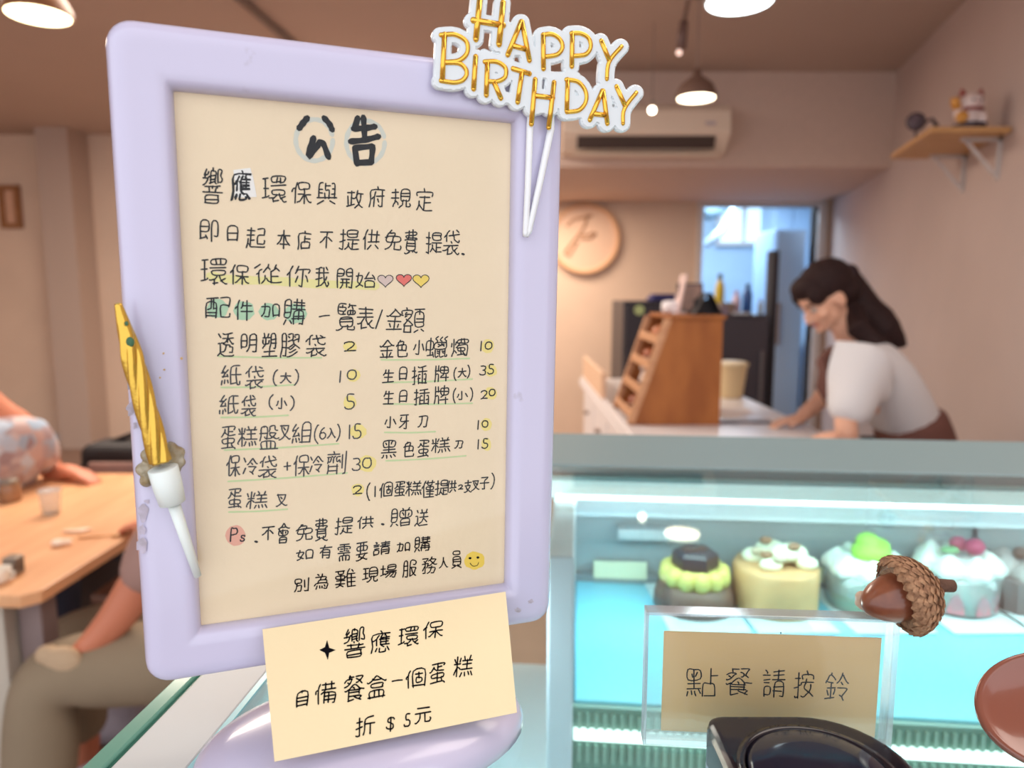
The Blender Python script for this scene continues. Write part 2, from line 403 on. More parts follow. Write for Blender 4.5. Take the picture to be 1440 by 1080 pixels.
# beckoning cat figurine
cc = at_z(1366, 181, ZS+.022); cc = ff.lerp(wfv, .35)*.18 + fn.lerp(wn, .42)*.82; cc.z = ZS+.022
cc = at_y(1362, 182, cc.y); cc.z = ZS+.022
m_cw = mat('figurine_white', srgb(226, 208, 204), rough=.3); m_cr = mat('figurine_red', srgb(150, 70, 62), rough=.4); m_dk = mat('figurine_dark', srgb(52, 44, 62), rough=.5); m_gold = mat('figurine_gold', srgb(214, 152, 70), rough=.35)
t = thing('lucky_cat_figurine', 'white cat figurine with red ears and golden paw on the wall shelf', 'figurine', cc)
def fuseparts(name, m, par, balls, vox=.004):
    b = MB()
    for bb in balls: b.ball(*bb)
    return link(name, fuse([mesh(b.v, b.f)], vox), m, par, True)
fuseparts('body', m_cw, t, [(cc+Vector((0, 0, .055)), (.050, .045, .045)), (cc+Vector((0, -.005, .115)), (.052, .045, .042)), (cc+Vector((.035, -.03, .05)), (.02, .02, .03)), (cc+Vector((-.055, -.01, .075)), (.018, .018, .03))])
MB().lathe(cc+Vector((0, 0, .0)), [(.05, 0), (.062, .006), (.064, .03), (.05, .034)], 20).build('cushion', m_dk, t, smooth=True)
for s in (-1, 1):
    MB().lathe(cc+Vector((s*.034, 0, .145)), [(.017, 0), (.012, .014), (.001, .032)], 10, axis=(s*.25, 0, 1)).build('ear', m_cr, t, smooth=True)
    MB().ball(cc+Vector((s*.018, -.046, .120)), .005).build('eye', m_dk, t, smooth=True)
MB().lathe(cc+Vector((0, -.002, .083)), [(.046, 0), (.05, .005), (.046, .011)], 20).build('collar', m_cr, t, smooth=True)
MB().ball(cc+Vector((0, -.05, .113)), (.006, .005, .004)).build('nose', m_cr, t, smooth=True)
MB().tube([cc+Vector((-.055, -.01, .09)), cc+Vector((-.072, -.012, .115)), cc+Vector((-.075, -.014, .135))], [.016, .018, .016]).build('raised_paw', m_gold, t, smooth=True)
MB().lathe(cc+Vector((-.05, -.03, .055)), [(.001, -.004), (.024, -.003), (.024, .003), (.001, .004)], 16, axis=(-.5, -1, .1)).build('coin', m_gold, t, smooth=True)
# small dark fan
fb = at_y(1292, 200, (ff.lerp(fn, .72)).y+.03); fb = ff.lerp(fn, .45).lerp(wfv.lerp(wn, .45), .12); fb.z = ZS+.022
m_fan = mat('fan_dark', srgb(84, 72, 80), rough=.5)
t = thing('toy_fan', 'small dark standing fan with a tilted arm on the wall shelf end', 'ornament', fb)
h = fb+Vector((-.008, -.005, .092))
MB().tube([fb+Vector((0, 0, .004)), fb+Vector((-.004, 0, .045)), h], [.008, .006, .006]).build('stand', m_fan, t, smooth=True)
MB().lathe(fb, [(.026, 0), (.024, .006), (.008, .012)], 16).build('foot', m_fan, t, smooth=True)
MB().lathe(h, [(.038, -.008), (.042, 0), (.038, .010), (.015, .014)], 20, axis=(-.3, -1, .1)).build('fan_cage', m_fan, t, smooth=True)
for k in range(4):
    a = k*math.pi/2+.4; MB().ball(h+Vector((math.cos(a)*.017, -.012, math.sin(a)*.017)), (.012, .004, .012), 8, 6).build('blade', mat('fan_blade', srgb(120, 100, 112), rough=.4), t, smooth=True)
MB().tube([h+Vector((.02, 0, -.01)), h+Vector((.07, .0, .012)), h+Vector((.095, .0, -.02))], [.006, .007, .010]).build('arm', m_fan, t, smooth=True)
MB().tube([fb+Vector((.088, 0, .004)), h+Vector((.095, .0, -.03))], [.012, .009]).build('arm_foot', m_fan, t, smooth=True)

# ------------------------------------------------------------------ white service counter
CT = CAMZ-.52
m_ctop = mat('counter_white', srgb(226, 224, 228), rough=.3); m_cbody = mat('counter_body', srgb(206, 196, 190), rough=.6)
t = thing('service_counter', 'long white worktop counter running back beside the staff member', 'counter', (.80, 3.1, 0))
MB().box(.40, 1.15, 2.02, 4.2, CT-.035, CT).build('worktop', m_ctop, t, bevel=.004)
MB().box(.44, 1.11, 2.08, 4.16, .08, CT-.035).build('body', m_cbody, t)
for k in range(4):
    y0 = 2.1+k*.52
    d = MB().box(.425, .44, y0, y0+.49, .14, CT-.06).build('door', m_ctop, t, bevel=.003)
    MB().box(.40, .425, y0+.22, y0+.26, CT-.16, CT-.145).build('handle', m_cord, d)
# pale upright edge board left of the counter
t = thing('counter_edge_board', 'narrow pale board standing along the left edge of the worktop', 'board', (.46, 3.2, CT))
MB().obox((.402, 2.3, CT), (.03, 0, 0), (.0, 1.8, 0), (0, 0, .03)).build('rail', m_ctop, t, bevel=.003)
MB().obox((.406, 3.2, CT+.03), (.02, 0, 0), (0, .85, 0), (0, 0, .12)).build('panel', mat('pale_wood_board', srgb(226, 190, 160), rough=.5), t, bevel=.003)

# ------------------------------------------------------------------ slanted wooden rack on the counter (bakery display)
yA, yB = 2.72, 3.12
m_rk = wood('rack_wood', srgb(176, 108, 52), srgb(150, 86, 38), scale=4, stretch=(3, 3, 1))
m_rk2 = wood('rack_edge_wood', srgb(214, 164, 124), srgb(196, 142, 104))
zb = CT+.0005
def rk(px, py, y): p = at_y(px, py, y); return p
TL, TR = at_y(944, 449, yA), at_y(1017, 449, yA)
BRx = at_y(1012, 600, yA).x; BLx = at_y(897, 612, yA).x
t = thing('wooden_display_rack', 'orange-brown wooden display rack with a slanted stepped front on the worktop', 'rack', ((TL.x+TR.x)/2, 3.0, zb))
side = [(BLx-.02, zb), (BRx, zb), (TR.x, TL.z), (TL.x, TL.z)]
for y in (yA, yB-.018):
    MB().loops([[(x, y, z) for x, z in side], [(x, y+.018, z) for x, z in side]]).build('side_panel', m_rk, t, bevel=.002)
MB().box(TL.x-.005, TR.x+.01, yA-.01, yB+.01, TL.z, TL.z+.014).build('top_board', m_rk, t, bevel=.002)
MB().box(BRx-.02, BRx-.004, yA+.018, yB-.018, zb, TL.z).build('back_panel', m_rk, t)
hh = TL.z-zb
for k in range(4):
    z = zb+.02+hh*k/4.2; xf = BLx-.02+(TL.x-BLx+.02)*(z-zb)/hh
    MB().box(xf-.005, BRx-.02, yA+.018, yB-.018, z, z+.012).build('shelf', m_rk, t)
    MB().obox((xf-.018, yA+.018, z), (.012, 0, 0), (0, yB-yA-.036, 0), (.0, 0, .034)).build('shelf_lip', m_rk2, t, bevel=.002)
for y in (yA-.004, yB-.016):      # pale edging following the slope
    MB().obox((BLx-.045, y, zb), (.028, 0, 0), (0, .022, 0), (TL.x-BLx+.02, 0, hh)).build('slanted_edge', m_rk2, t, bevel=.002)
# goods standing on its steps
goods = [(0, .14, 'bun', (150, 78, 48), 'round rust-brown bun on the lowest step of the rack'), (1, .16, 'figure', (226, 210, 200), 'small white doll with dark base on the second rack step'), (2, .10, 'bun', (176, 96, 60), 'glossy brown bun on the third rack step'), (3, .12, 'bun', (206, 132, 92), 'pale pinkish bun on the top rack step')]
for k, dy, kind, col, lab in goods:
    z = zb+.02+hh*k/4.2+.0125; xf = BLx+.02+(TL.x-BLx+.02)*(z-zb)/hh+.004
    g = thing('bread_bun' if kind == 'bun' else 'small_doll', lab, 'bread' if kind == 'bun' else 'doll', (xf, yB-dy, z))
    mm = mat('good_%d' % k, srgb(*col), rough=.35)
    if kind == 'bun':
        MB().lathe((xf, yB-dy, z), [(.022, 0), (.034, .008), (.036, .022), (.026, .040), (.008, .048), (.001, .048)], 16).build('crumb', mm, g, smooth=True)
        MB().lathe((xf, yB-dy, z-.001), [(.026, 0), (.038, .012), (.037, .013), (.02, .002)], 16).build('paper_cup', mat('paper_cup', srgb(230, 214, 196)), g, smooth=True)
    else:
        MB().lathe((xf, yB-dy, z), [(.028, 0), (.026, .02), (.014, .05), (.012, .055)], 14).build('body', mm, g, smooth=True)
        MB().ball((xf, yB-dy, z+.072), .022).build('head', mm, g, smooth=True)
        MB().lathe((xf, yB-dy, z-.0005), [(.03, 0), (.03, .012)], 14).build('base', m_dk, g)
ztop = TL.z+.0145
# black tent card, photo frame, tissue roll and a pale upright card on the rack
xc = at_y(992, 440, 2.85).x
t = thing('tent_card', 'black folded tent card on top of the wooden rack', 'card', (xc, 2.85, ztop))
for s in (-1, 1):
    MB().obox((xc+s*.052, 2.80, ztop), (s*.003, 0, 0), (0, .10, 0), (-s*.045, 0, .085)).build('leaf', mat('card_black', srgb(24, 22, 30), rough=.6), t)
MB().box(xc-.045, xc+.045, 2.86, 2.863, ztop, ztop+.06).build('inner_sheet', mat('card_black', (0, 0, 0)), t)
xc = at_y(972, 430, 3.0).x
t = thing('leaning_photo', 'brownish photo in a dark frame leaning behind the black tent card', 'photo frame', (xc, 3.0, ztop))
MB().obox((xc-.055, 3.0, ztop), (.11, 0, 0), (0, .012, 0), (.0, .03, .125)).build('frame', mat('photo_dark', srgb(96, 80, 84), rough=.5), t, bevel=.003)
MB().obox((xc-.045, 2.997, ztop+.01), (.09, 0, 0), (0, .004, 0), (0, .027, .105)).build('picture', mat('photo_brown', srgb(150, 118, 106), rough=.4, var=.3, vscale=30), t)
xc = at_y(952, 428, 3.0).x
t = thing('upright_menu_card', 'white upright card with pink edge on top of the wooden rack', 'card', (xc, 3.0, ztop))
MB().obox((xc-.006, 2.95, ztop), (.006, 0, 0), (0, .11, 0), (.03, 0, .16)).build('card_sheet', mat('card_white_pink', srgb(226, 200, 196), rough=.6), t)
MB().box(xc-.02, xc+.03, 2.96, 3.05, ztop, ztop+.006).build('foot', m_ctop, t)
c = at_y(944, 436, 3.02); c.z = ztop
tag(recenter(MB().lathe(c, [(.010, 0), (.038, .001), (.042, .02), (.040, .045), (.024, .052), (.01, .05)], 18).build('napkin_roll', mat('roll_white', srgb(236, 232, 236), rough=.8, bump=.3), smooth=True)), 'white rolled napkins on the rack beside the upright card', 'napkin')

# cream tub and papers on the counter
c = at_y(1028, 505, 3.45); c.z = CT+.0005
t = thing('cream_tub', 'tall cream plastic tub with lid behind the wooden rack', 'tub', c)
MB().lathe(c, [(.055, 0), (.062, .01), (.078, .15), (.079, .155)], 24).build('tub_body', mat('tub_cream', srgb(226, 204, 160), rough=.5), t, smooth=True)
MB().lathe(c+Vector((0, 0, .155)), [(.084, 0), (.085, .016), (.07, .021), (.001, .021)], 24).build('lid', mat('tub_lid', srgb(236, 220, 180), rough=.4), t, smooth=True)
p = at_z(1072, 592, CT)
for k, (dx, dy, r, lab) in enumerate(((0, 0, .15, 'white paper sheet lying on the worktop under the hand'), (-.10, .22, -.1, 'white paper sheet lying further back beside the cream tub'))):
    M = Matrix.Rotation(r, 3, 'Z'); o = Vector((p.x+dx, p.y+dy, CT+.0006+k*.0015)); q = M @ Vector((-.13, -.09, 0))
    b = MB(); n = 6
    V = [o+M @ Vector((-.13+.26*i/n, -.09+.18*j/n, .001+.002*math.sin(i*1.3+j))) for j in range(n+1) for i in range(n+1)]
    b.add(V, [(j*(n+1)+i, j*(n+1)+i+1, (j+1)*(n+1)+i+1, (j+1)*(n+1)+i) for j in range(n) for i in range(n)])
    tag(recenter(b.build('paper_sheet', mat('paper_white', srgb(238, 236, 242), rough=.7), smooth=True)), lab, 'paper')
p = at_z(1030, 597, CT+.001)
t = thing('tablet_tray', 'thin dark-edged tray lying on the worktop beside the rack', 'tray', p)
MB().box(p.x-.06, p.x+.16, p.y+.02, p.y+.05, CT+.0005, CT+.012).build('edge', mat('tray_dark', srgb(120, 120, 130)), t, bevel=.002)
MB().box(p.x-.06, p.x+.16, p.y+.05, p.y+.20, CT+.0005, CT+.006).build('plate', m_ctop, t)

# ------------------------------------------------------------------ black fridges against the recess
m_blk = mat('fridge_black', srgb(44, 42, 52), rough=.4); m_char = mat('fridge_charcoal', srgb(66, 64, 76), rough=.45)
def fridge(name, lab, pxa, pxb, pyt, y, m, extra=None):
    a, b2 = at_y(pxa, pyt, y), at_y(pxb, pyt, y)
    t = thing(name, lab, 'fridge', ((a.x+b2.x)/2, y+.3, 0))
    MB().box(a.x, b2.x, y+.03, y+.6, .05, a.z).build('cabinet', m, t, bevel=.008)
    d = MB().box(a.x+.01, b2.x-.01, y, y+.03, .12, a.z-.03).build('door', m, t, bevel=.006)
    MB().box(b2.x-.06, b2.x-.045, y-.025, y, a.z*.5, a.z*.8).build('handle', mat('handle_grey', srgb(110, 108, 114), rough=.3), d)
    for sx in (a.x+.04, b2.x-.08): 
        for yy in (y+.08, y+.5): MB().box(sx, sx+.04, yy, yy+.04, 0, .05).build('foot', m_dk, t)
    return t, a, b2, d
t, a, b2, d = fridge('black_fridge', 'black low fridge with a round pale green sticker beside the peach wall', 878, 968, 424, 4.9, m_blk)
st = at_y(899, 436, 4.895)
MB().lathe(st, [(.001, -.002), (.034, -.002), (.034, .004)], 20, axis=(0, 1, 0)).build('sticker', mat('sticker_green', srgb(170, 186, 130), rough=.5), d)
c = at_y(932, 424, 5.1); c.z = a.z
t = thing('blue_cloth', 'dark blue folded cloth on top of the stickered black fridge', 'cloth', c)
MB().box(c.x-.10, c.x+.10, 5.0, 5.2, c.z+.0005, c.z+.03).build('lower_fold', mat('cloth_navy', srgb(54, 54, 110), rough=.9), t, bevel=.012)
MB().box(c.x-.08, c.x+.09, 5.01, 5.18, c.z+.03, c.z+.05).build('upper_fold', mat('cloth_navy', (0, 0, 0)), t, bevel=.009)
t, a, b2, d = fridge('charcoal_fridge', 'charcoal fridge in the passage below the blue bottle', 1004, 1084, 443, 5.0, m_char)
zt = a.z
a3, b3 = at_y(1083, 352, 5.3), at_y(1097, 352, 5.3)
t = thing('tall_dark_cabinet', 'tall narrow dark cabinet side rising beside the charcoal fridge', 'cabinet', ((a3.x+b3.x)/2, 5.6, 0))
MB().box(a3.x+.02, b3.x, 5.3, 5.42, 0.03, a3.z).build('body', mat('dark_slate', srgb(58, 64, 74), rough=.5), t, bevel=.005)
MB().box(a3.x+.03, b3.x-.01, 5.285, 5.3, .08, a3.z-.04).build('door', m_blk, t, bevel=.004)
MB().box(a3.x+.03, b3.x-.01, 5.32, 5.41, 0, .03).build('plinth', m_dk, t)
# items standing on the charcoal fridge
def bottle(lab, px, py_top, col, r, y=5.15, capcol=None, name='bottle'):
    tp = at_y(px, py_top, y); h = tp.z-zt-.0005; c = Vector((tp.x, y, zt+.0005))
    t = thing(name, lab, 'bottle', c)
    MB().lathe(c, [(r*.9, 0), (r, .006), (r, h*.62), (r*.82, h*.74), (r*.42, h*.84), (r*.4, h*.88)], 18).build('bottle_body', mat('bottle_%d%d%d' % col, srgb(*col), rough=.3), t, smooth=True)
    cc_ = capcol or tuple(int(v*.7) for v in col)
    MB().lathe(c+Vector((0, 0, h*.87)), [(r*.5, 0), (r*.5, h*.12), (r*.35, h*.13), (.001, h*.13)], 14).build('cap', mat('cap_%d%d%d' % cc_, srgb(*cc_), rough=.4), t, smooth=True)
bottle('blue bottle with dark cap on the charcoal fridge', 1052, 399, (40, 88, 160), .034, capcol=(30, 50, 96))
bottle('white and pink bottle left of the blue bottle', 1036, 409, (216, 200, 226), .030, capcol=(200, 150, 190))
bottle('pale slim bottle in front of the wall on the charcoal fridge', 1070, 420, (176, 196, 212), .020, capcol=(150, 170, 190))
bottle('yellow squeeze bottle with dark cap left of the white bottle', 1013, 385, (214, 188, 60), .034, y=5.35, capcol=(90, 100, 80))
c = Vector((at_y(1020, 430, 5.12).x, 5.12, zt+.0005))
t = thing('snack_box', 'small mixed purple and brown box on the charcoal fridge', 'box', c)
MB().box(c.x-.05, c.x+.05, 5.06, 5.14, c.z, c.z+.07).build('carton', mat('box_mixed', srgb(126, 116, 150), rough=.5, col2=srgb(140, 120, 96), vscale=18), t, bevel=.003)
MB().box(c.x-.052, c.x+.052, 5.058, 5.142, c.z+.07, c.z+.085).build('lid', mat('box_lid', srgb(150, 140, 120), rough=.5), t, bevel=.003)
c = Vector((at_y(1040, 436, 5.08).x, 5.05, zt+.0005))
tag(recenter(MB().box(c.x-.06, c.x+.06, 5.015, 5.045, c.z, c.z+.018).build('folded_towel', mat('towel_pale', srgb(200, 210, 222), rough=.9, bump=.4), bevel=.006)), 'pale folded towel on the front edge of the charcoal fridge', 'towel')
# kitchen beyond: hanging hood pipe and wall cupboard
t = thing('kitchen_cupboard', 'pale blue wall cupboards hanging in the kitchen beyond the doorway', 'cupboard', (2.9, 8.8, 1.4))
k0, k1 = at_y(1084, 300, 8.5), at_y(1150, 300, 8.5)
MB().box(k0.x+.05, min(k1.x+.1, 3.49), 8.5, 8.98, 1.45, 2.5).build('carcass', m_kit, t)
for i in range(2): 
    w_ = (min(k1.x, 3.39)-k0.x+.05)/2; MB().box(k0.x+.06+i*w_, k0.x+.05+(i+1)*w_-.01, 8.48, 8.5, 1.46, 2.49).build('door', mat('cupboard_door', srgb(170, 198, 226), rough=.4), t, bevel=.004)
t = thing('extractor_duct', 'silvery kitchen duct curving across the doorway top', 'duct', at_y(1010, 300, 8.2))
MB().tube([Vector((at_y(1044, 240, 8.2).x, 8.2, CE))] + [at_y(x, y, 8.2) for x, y in ((1040, 268), (1030, 300), (1014, 325), (992, 345))], .05, seg=12).build('pipe', mat('duct_metal', srgb(196, 212, 226), rough=.35, metal=.4), t, smooth=True)
MB().tube([at_y(x, y, 8.3) for x, y in ((992, 300), (1006, 296), (1016, 288))], .09, seg=12).build('fan_housing', mat('duct_dark', srgb(96, 116, 130), rough=.5), t, smooth=True)
t = thing('kitchen_counter', 'pale steel kitchen counter beyond the doorway', 'counter', (2.0, 8.7, 0))
MB().box(1.05, 3.4, 8.4, 8.98, .86, .9).build('worktop', mat('steel_top', srgb(180, 196, 210), rough=.3, metal=.5), t, bevel=.004)
MB().box(1.05, 3.4, 8.44, 8.98, .0, .86).build('body', m_kit, t)
# pale appliance right of doorway
q0, q1 = at_y(1098, 420, 6.0), at_y(1148, 420, 6.0)
t = thing('pale_blue_fridge', 'tall pale blue fridge behind the staff member', 'fridge', ((q0.x+q1.x)/2, 6.9, 0))
MB().box(q0.x*1.1+.05, q1.x*1.1+.02, 6.95, 7.55, .03, 2.0).build('cabinet', mat('fridge_pale', srgb(176, 204, 236), rough=.35), t, bevel=.01)
MB().box(q0.x*1.1+.06, q1.x*1.1+.01, 6.92, 6.95, .08, 1.98).build('door', mat('fridge_pale', (0, 0, 0)), t, bevel=.008)
MB().box(q0.x*1.1+.09, q0.x*1.1+.11, 6.89, 6.92, .9, 1.3).build('handle', m_cord, t)
MB().box(q0.x*1.1+.06, q1.x*1.1+.01, 6.97, 7.5, 0, .03).build('plinth', m_dk, t)

# ------------------------------------------------------------------ table at the left, with its things
TT = .75
m_tab = wood('table_wood', srgb(232, 178, 132), srgb(216, 156, 110), scale=3, stretch=(8, 1, 8), rough=.35)
t = thing('cafe_table', 'pale orange wooden cafe table on a pale panel leg at left', 'table', (-1.4, 2.0, 0))
n0 = at_z(55, 838, TT); n1 = at_z(-140, 838, TT); f1 = at_z(185, 674, TT)
rx = -1.06
topc = [(n1.x, n0.y+.02), (rx-.03, n0.y), (rx, n0.y+.03), (rx+.02, 2.50), (rx-.03, 2.56), (-1.86, 2.56), (-1.88, 2.5)]
MB().loops([[(x, y, TT-.03) for x, y in topc], [(x, y, TT) for x, y in topc]]).build('tabletop', m_tab, t, bevel=.003)
l0 = at_y(2, 900, n0.y+.12).x; l1 = at_y(34, 900, n0.y+.12).x
MB().box(n1.x+.1, l1, n0.y+.06, n0.y+.14, 0, TT-.03).build('panel_leg', mat('table_leg_pale', srgb(196, 188, 174), rough=.6), t, bevel=.004)
MB().box(l1+.004, l1+.06, n0.y+.10, n0.y+.16, 0, TT-.03).build('leg', mat('table_leg_mauve', srgb(140, 122, 120), rough=.6), t, bevel=.004)
MB().box(rx-.12, rx-.06, 2.40, 2.46, 0, TT-.03).build('leg', mat('table_leg_mauve', (0, 0, 0)), t, bevel=.004)
MB().box(-1.8, -1.74, 2.40, 2.46, 0, TT-.03).build('leg', mat('table_leg_mauve', (0, 0, 0)), t, bevel=.004)
m_clear = clear('clear_plastic_cup', (.96, .97, .97), r0=.06, rough=.08, power=3, white=.12)
def put(px, py): v = at_z(px, py, TT+.0008); return v
c = put(72, 722)
t = thing('clear_plastic_cup', 'clear plastic cup standing in the middle of the wooden table', 'cup', c)
MB().lathe(c, [(.022, 0), (.024, .002), (.030, .07), (.031, .072), (.029, .07), (.0225, .004), (.001, .003)], 18).build('cup_wall', m_clear, t, smooth=True)
MB().lathe(c+Vector((0, 0, .071)), [(.032, 0), (.033, .003), (.031, .004)], 18).build('rim', m_clear, t, smooth=True)
c = put(82, 768)
tag(recenter(link('crumpled_napkin', fuse([mesh(*(lambda b: (b.v, b.f))(MB().ball(c+Vector((0, 0, .010)), (.018, .014, .009)).ball(c+Vector((.018, .01, .009)), (.014, .01, .007)).ball(c+Vector((-.012, .012, .008)), (.012, .01, .007))))], .003), mat('napkin_white', srgb(248, 232, 214), rough=.9, bump=.6, bscale=80), None, True)), 'crumpled white napkin near the middle of the wooden table', 'napkin')
c = put(104, 748)
b = MB(); b.ball(c+Vector((0, 0, .004)), (.035, .012, .0035)); b.ball(c+Vector((.02, .012, .004)), (.025, .01, .0035))
tag(recenter(link('thin_wrapper', fuse([mesh(b.v, b.f)], .002), mat('wrapper_pale', srgb(240, 206, 178), rough=.4), None, True)), 'flat pale wrapper lying behind the crumpled napkin', 'wrapper')
c = put(138, 756); b = MB()
b.tube([c+Vector((-.05, -.01, .003)), c+Vector((0, 0, .003)), c+Vector((.03, .004, .004))], [.003, .003, .002]); b.ball(c+Vector((.045, .006, .005)), (.016, .010, .004))
tag(recenter(link('wooden_spoon', fuse([mesh(b.v, b.f)], .0015, 1), mat('spoon_wood', srgb(206, 150, 92), rough=.5), None, True)), 'small tan spoon lying right of the napkin', 'spoon')
c = put(20, 806)
t = thing('small_tin', 'small dark grey patterned tin near the table front edge', 'tin', c)
MB().box(c.x-.016, c.x+.016, c.y-.016, c.y+.016, c.z, c.z+.036).build('tin_body', mat('tin_grey', srgb(110, 100, 92), rough=.4, var=.5, vscale=80), t, bevel=.002)
MB().box(c.x-.0165, c.x+.0165, c.y-.0165, c.y+.0165, c.z+.036, c.z+.042).build('lid', mat('tin_lid', srgb(140, 130, 118), rough=.3, metal=.3), t, bevel=.002)
c = put(2, 818)
t = thing('small_cup', 'small white cup beside the dark grey tin', 'cup', c)
MB().lathe(c, [(.014, 0), (.017, .003), (.022, .03), (.0225, .033), (.020, .032), (.014, .006), (.001, .005)], 18).build('cup_wall', mat('cup_white', srgb(240, 232, 218), rough=.3), t, smooth=True)
MB().tube([c+Vector((.02, 0, .026)), c+Vector((.032, 0, .022)), c+Vector((.031, 0, .012)), c+Vector((.018, 0, .008))], .003).build('handle', mat('cup_white', (0, 0, 0)), t, smooth=True)
c = put(16, 704)
t = thing('glass_jar', 'small brownish glass jar at the far left of the table', 'jar', c)
MB().lathe(c, [(.026, 0), (.03, .004), (.03, .05), (.024, .058)], 18).build('jar_body', mat('jar_amber', srgb(176, 132, 98), rough=.15, alpha=.75), t, smooth=True)
MB().lathe(c+Vector((0, 0, .058)), [(.026, 0), (.026, .012), (.001, .013)], 18).build('lid', mat('tin_lid', (0, 0, 0)), t, smooth=True)

# bench, bag, stool and floor things behind
m_bench = wood('bench_wood', srgb(120, 78, 56), srgb(96, 60, 44))
t = thing('wooden_chair', 'dark brown wooden chair pushed under the table', 'chair', (-1.12, 2.25, 0))
MB().box(-1.34, -.94, 2.15, 2.5, .43, .46).build('seat', m_bench, t, bevel=.006)
for x in (-1.32, -.99):
    for y in (2.17, 2.45): MB().box(x, x+.035, y, y+.035, 0, .43).build('leg', m_bench, t, bevel=.003)
MB().box(-1.30, -.97, 2.18, 2.20, .2, .23).build('stretcher', m_bench, t)
c = Vector((-1.48, 2.78, 0))
t = thing('wall_bench', 'dark upholstered bench behind the wooden cafe table', 'bench', (-1.6, 2.95, 0))
MB().box(-2.3, -.6, 2.68, 3.1, .36, .48).build('seat', mat('bench_fabric', srgb(60, 50, 54), rough=.8), t, bevel=.015)
MB().box(-2.26, -.64, 2.74, 3.06, 0.0, .36).build('base', mat('bench_base', srgb(90, 70, 60), rough=.7), t)
bc = at_y(165, 660, 2.85)
t = thing('black_handbag', 'black bag with a dusty pink front panel behind the table', 'bag', (bc.x, 2.85, .48))
x0, x1 = at_y(116, 640, 2.8).x, at_y(250, 640, 2.8).x; zt2 = at_y(150, 617, 2.8).z
MB().box(x0, x1, 2.76, 2.95, .481, zt2-.02).build('bag_body', mat('bag_black', srgb(26, 22, 26), rough=.5), t, bevel=.04, bseg=3)
MB().box(x0+.045, x1-.03, 2.745, 2.77, .52, at_y(150, 646, 2.8).z).build('front_panel', mat('bag_pink', srgb(176, 140, 130), rough=.6, var=.12, vscale=14), t, bevel=.012)
MB().tube([Vector((x0+.03, 2.85, zt2-.05)), Vector((x0-.01, 2.8, .70)), Vector((x0-.02, 2.78, .62)), Vector((x0+.0, 2.78, .56))], .014, seg=6).build('strap', mat('bag_black', (0, 0, 0)), t, smooth=True)
MB().tube([Vector((x0+.08, 2.86, zt2-.03)), Vector(((x0+x1)/2, 2.86, zt2+.012)), Vector((x1-.06, 2.86, zt2-.03))], .012, seg=6).build('handle', mat('bag_black', (0, 0, 0)), t, smooth=True)
c = at_z(172, 1030, .0)
t = thing('tote_bag', 'grey-white cloth bag on the floor behind the seated knees', 'bag', (c.x, c.y, 0))
MB().box(c.x-.13, c.x+.13, c.y-.1, c.y+.02, .001, .20).build('bag_body', mat('tote_grey', srgb(170, 160, 168), rough=.85, var=.1, vscale=12), t, bevel=.05, bseg=3)
MB().tube([Vector((c.x-.06, c.y, .19)), Vector((c.x-.02, c.y, .28)), Vector((c.x+.06, c.y, .28)), Vector((c.x+.10, c.y, .19))], .010, seg=6).build('strap', mat('tote_grey', (0, 0, 0)), t, smooth=True)
c = at_z(216, 985, .1)
tag(recenter(MB().box(c.x-.05, c.x+.05, c.y-.04, c.y+.04, .001, .13).build('yellow_pouch', mat('pouch_yellow', srgb(170, 160, 70), rough=.6), bevel=.02)), 'small yellow pouch on the floor beside the glass case edge', 'pouch')

# ================================================================== PEOPLE
m_skin = mat('skin_light', srgb(226, 176, 150), rough=.5, sss=.1)
m_skinr = mat('skin_ruddy', srgb(206, 128, 98), rough=.5, sss=.1)
m_hair = mat('hair_dark', srgb(44, 28, 28), rough=.7, spec=.2, var=.25, vscale=60, stretch=(1, 1, 6))
def basis(fwd, up):
    f = Vector(fwd).normalized(); r = f.cross(Vector(up)).normalized(); u = r.cross(f)
    return Matrix((r, f, u)).transposed()
def head_balls(b, c, R, s=1.0):
    T = lambda x, y, z: c + R @ Vector((x, y, z))*s
    def B(p, r): b.ball(T(*p), tuple(v*s for v in r), 20, 14, R)
    B((0, -.005, .025), (.073, .092, .085)); B((0, .025, -.035), (.056, .062, .062)); B((0, .048, -.072), (.030, .030, .024))
    B((0, .082, -.075), (.018, .012, .012)); B((0, .092, -.018), (.010, .016, .022)); B((0, .100, -.030), (.013, .012, .009))
    for s_ in (-1, 1):
        B((s_*.074, -.006, -.008), (.008, .020, .032)); B((s_*.045, .058, -.022), (.022, .022, .02))
    return T
def face(root, T, s=1.0):
    for k in (-1, 1):
        MB().ball(T(k*.031, .070, .004), .0120*s, 12, 8).build('eye', mat('eye_white', (.5, .45, .42), rough=.3), root, smooth=True)
        MB().ball(T(k*.031, .0775, .003), .0055*s, 10, 6).build('iris', mat('eye_dark', (.03, .02, .02), rough=.1), root, smooth=True)
        MB().tube([T(k*.016, .086, .024), T(k*.032, .088, .029), T(k*.05, .076, .024)], .003*s, 6).build('eyebrow', m_hair, root, smooth=True)
    MB().tube([T(-.020, .084, -.052), T(-.008, .092, -.050), T(.008, .092, -.050), T(.020, .084, -.052)], [.002, .0045, .0045, .002], 6).build('lips', mat('lips', srgb(190, 100, 90), rough=.4), root, smooth=True)
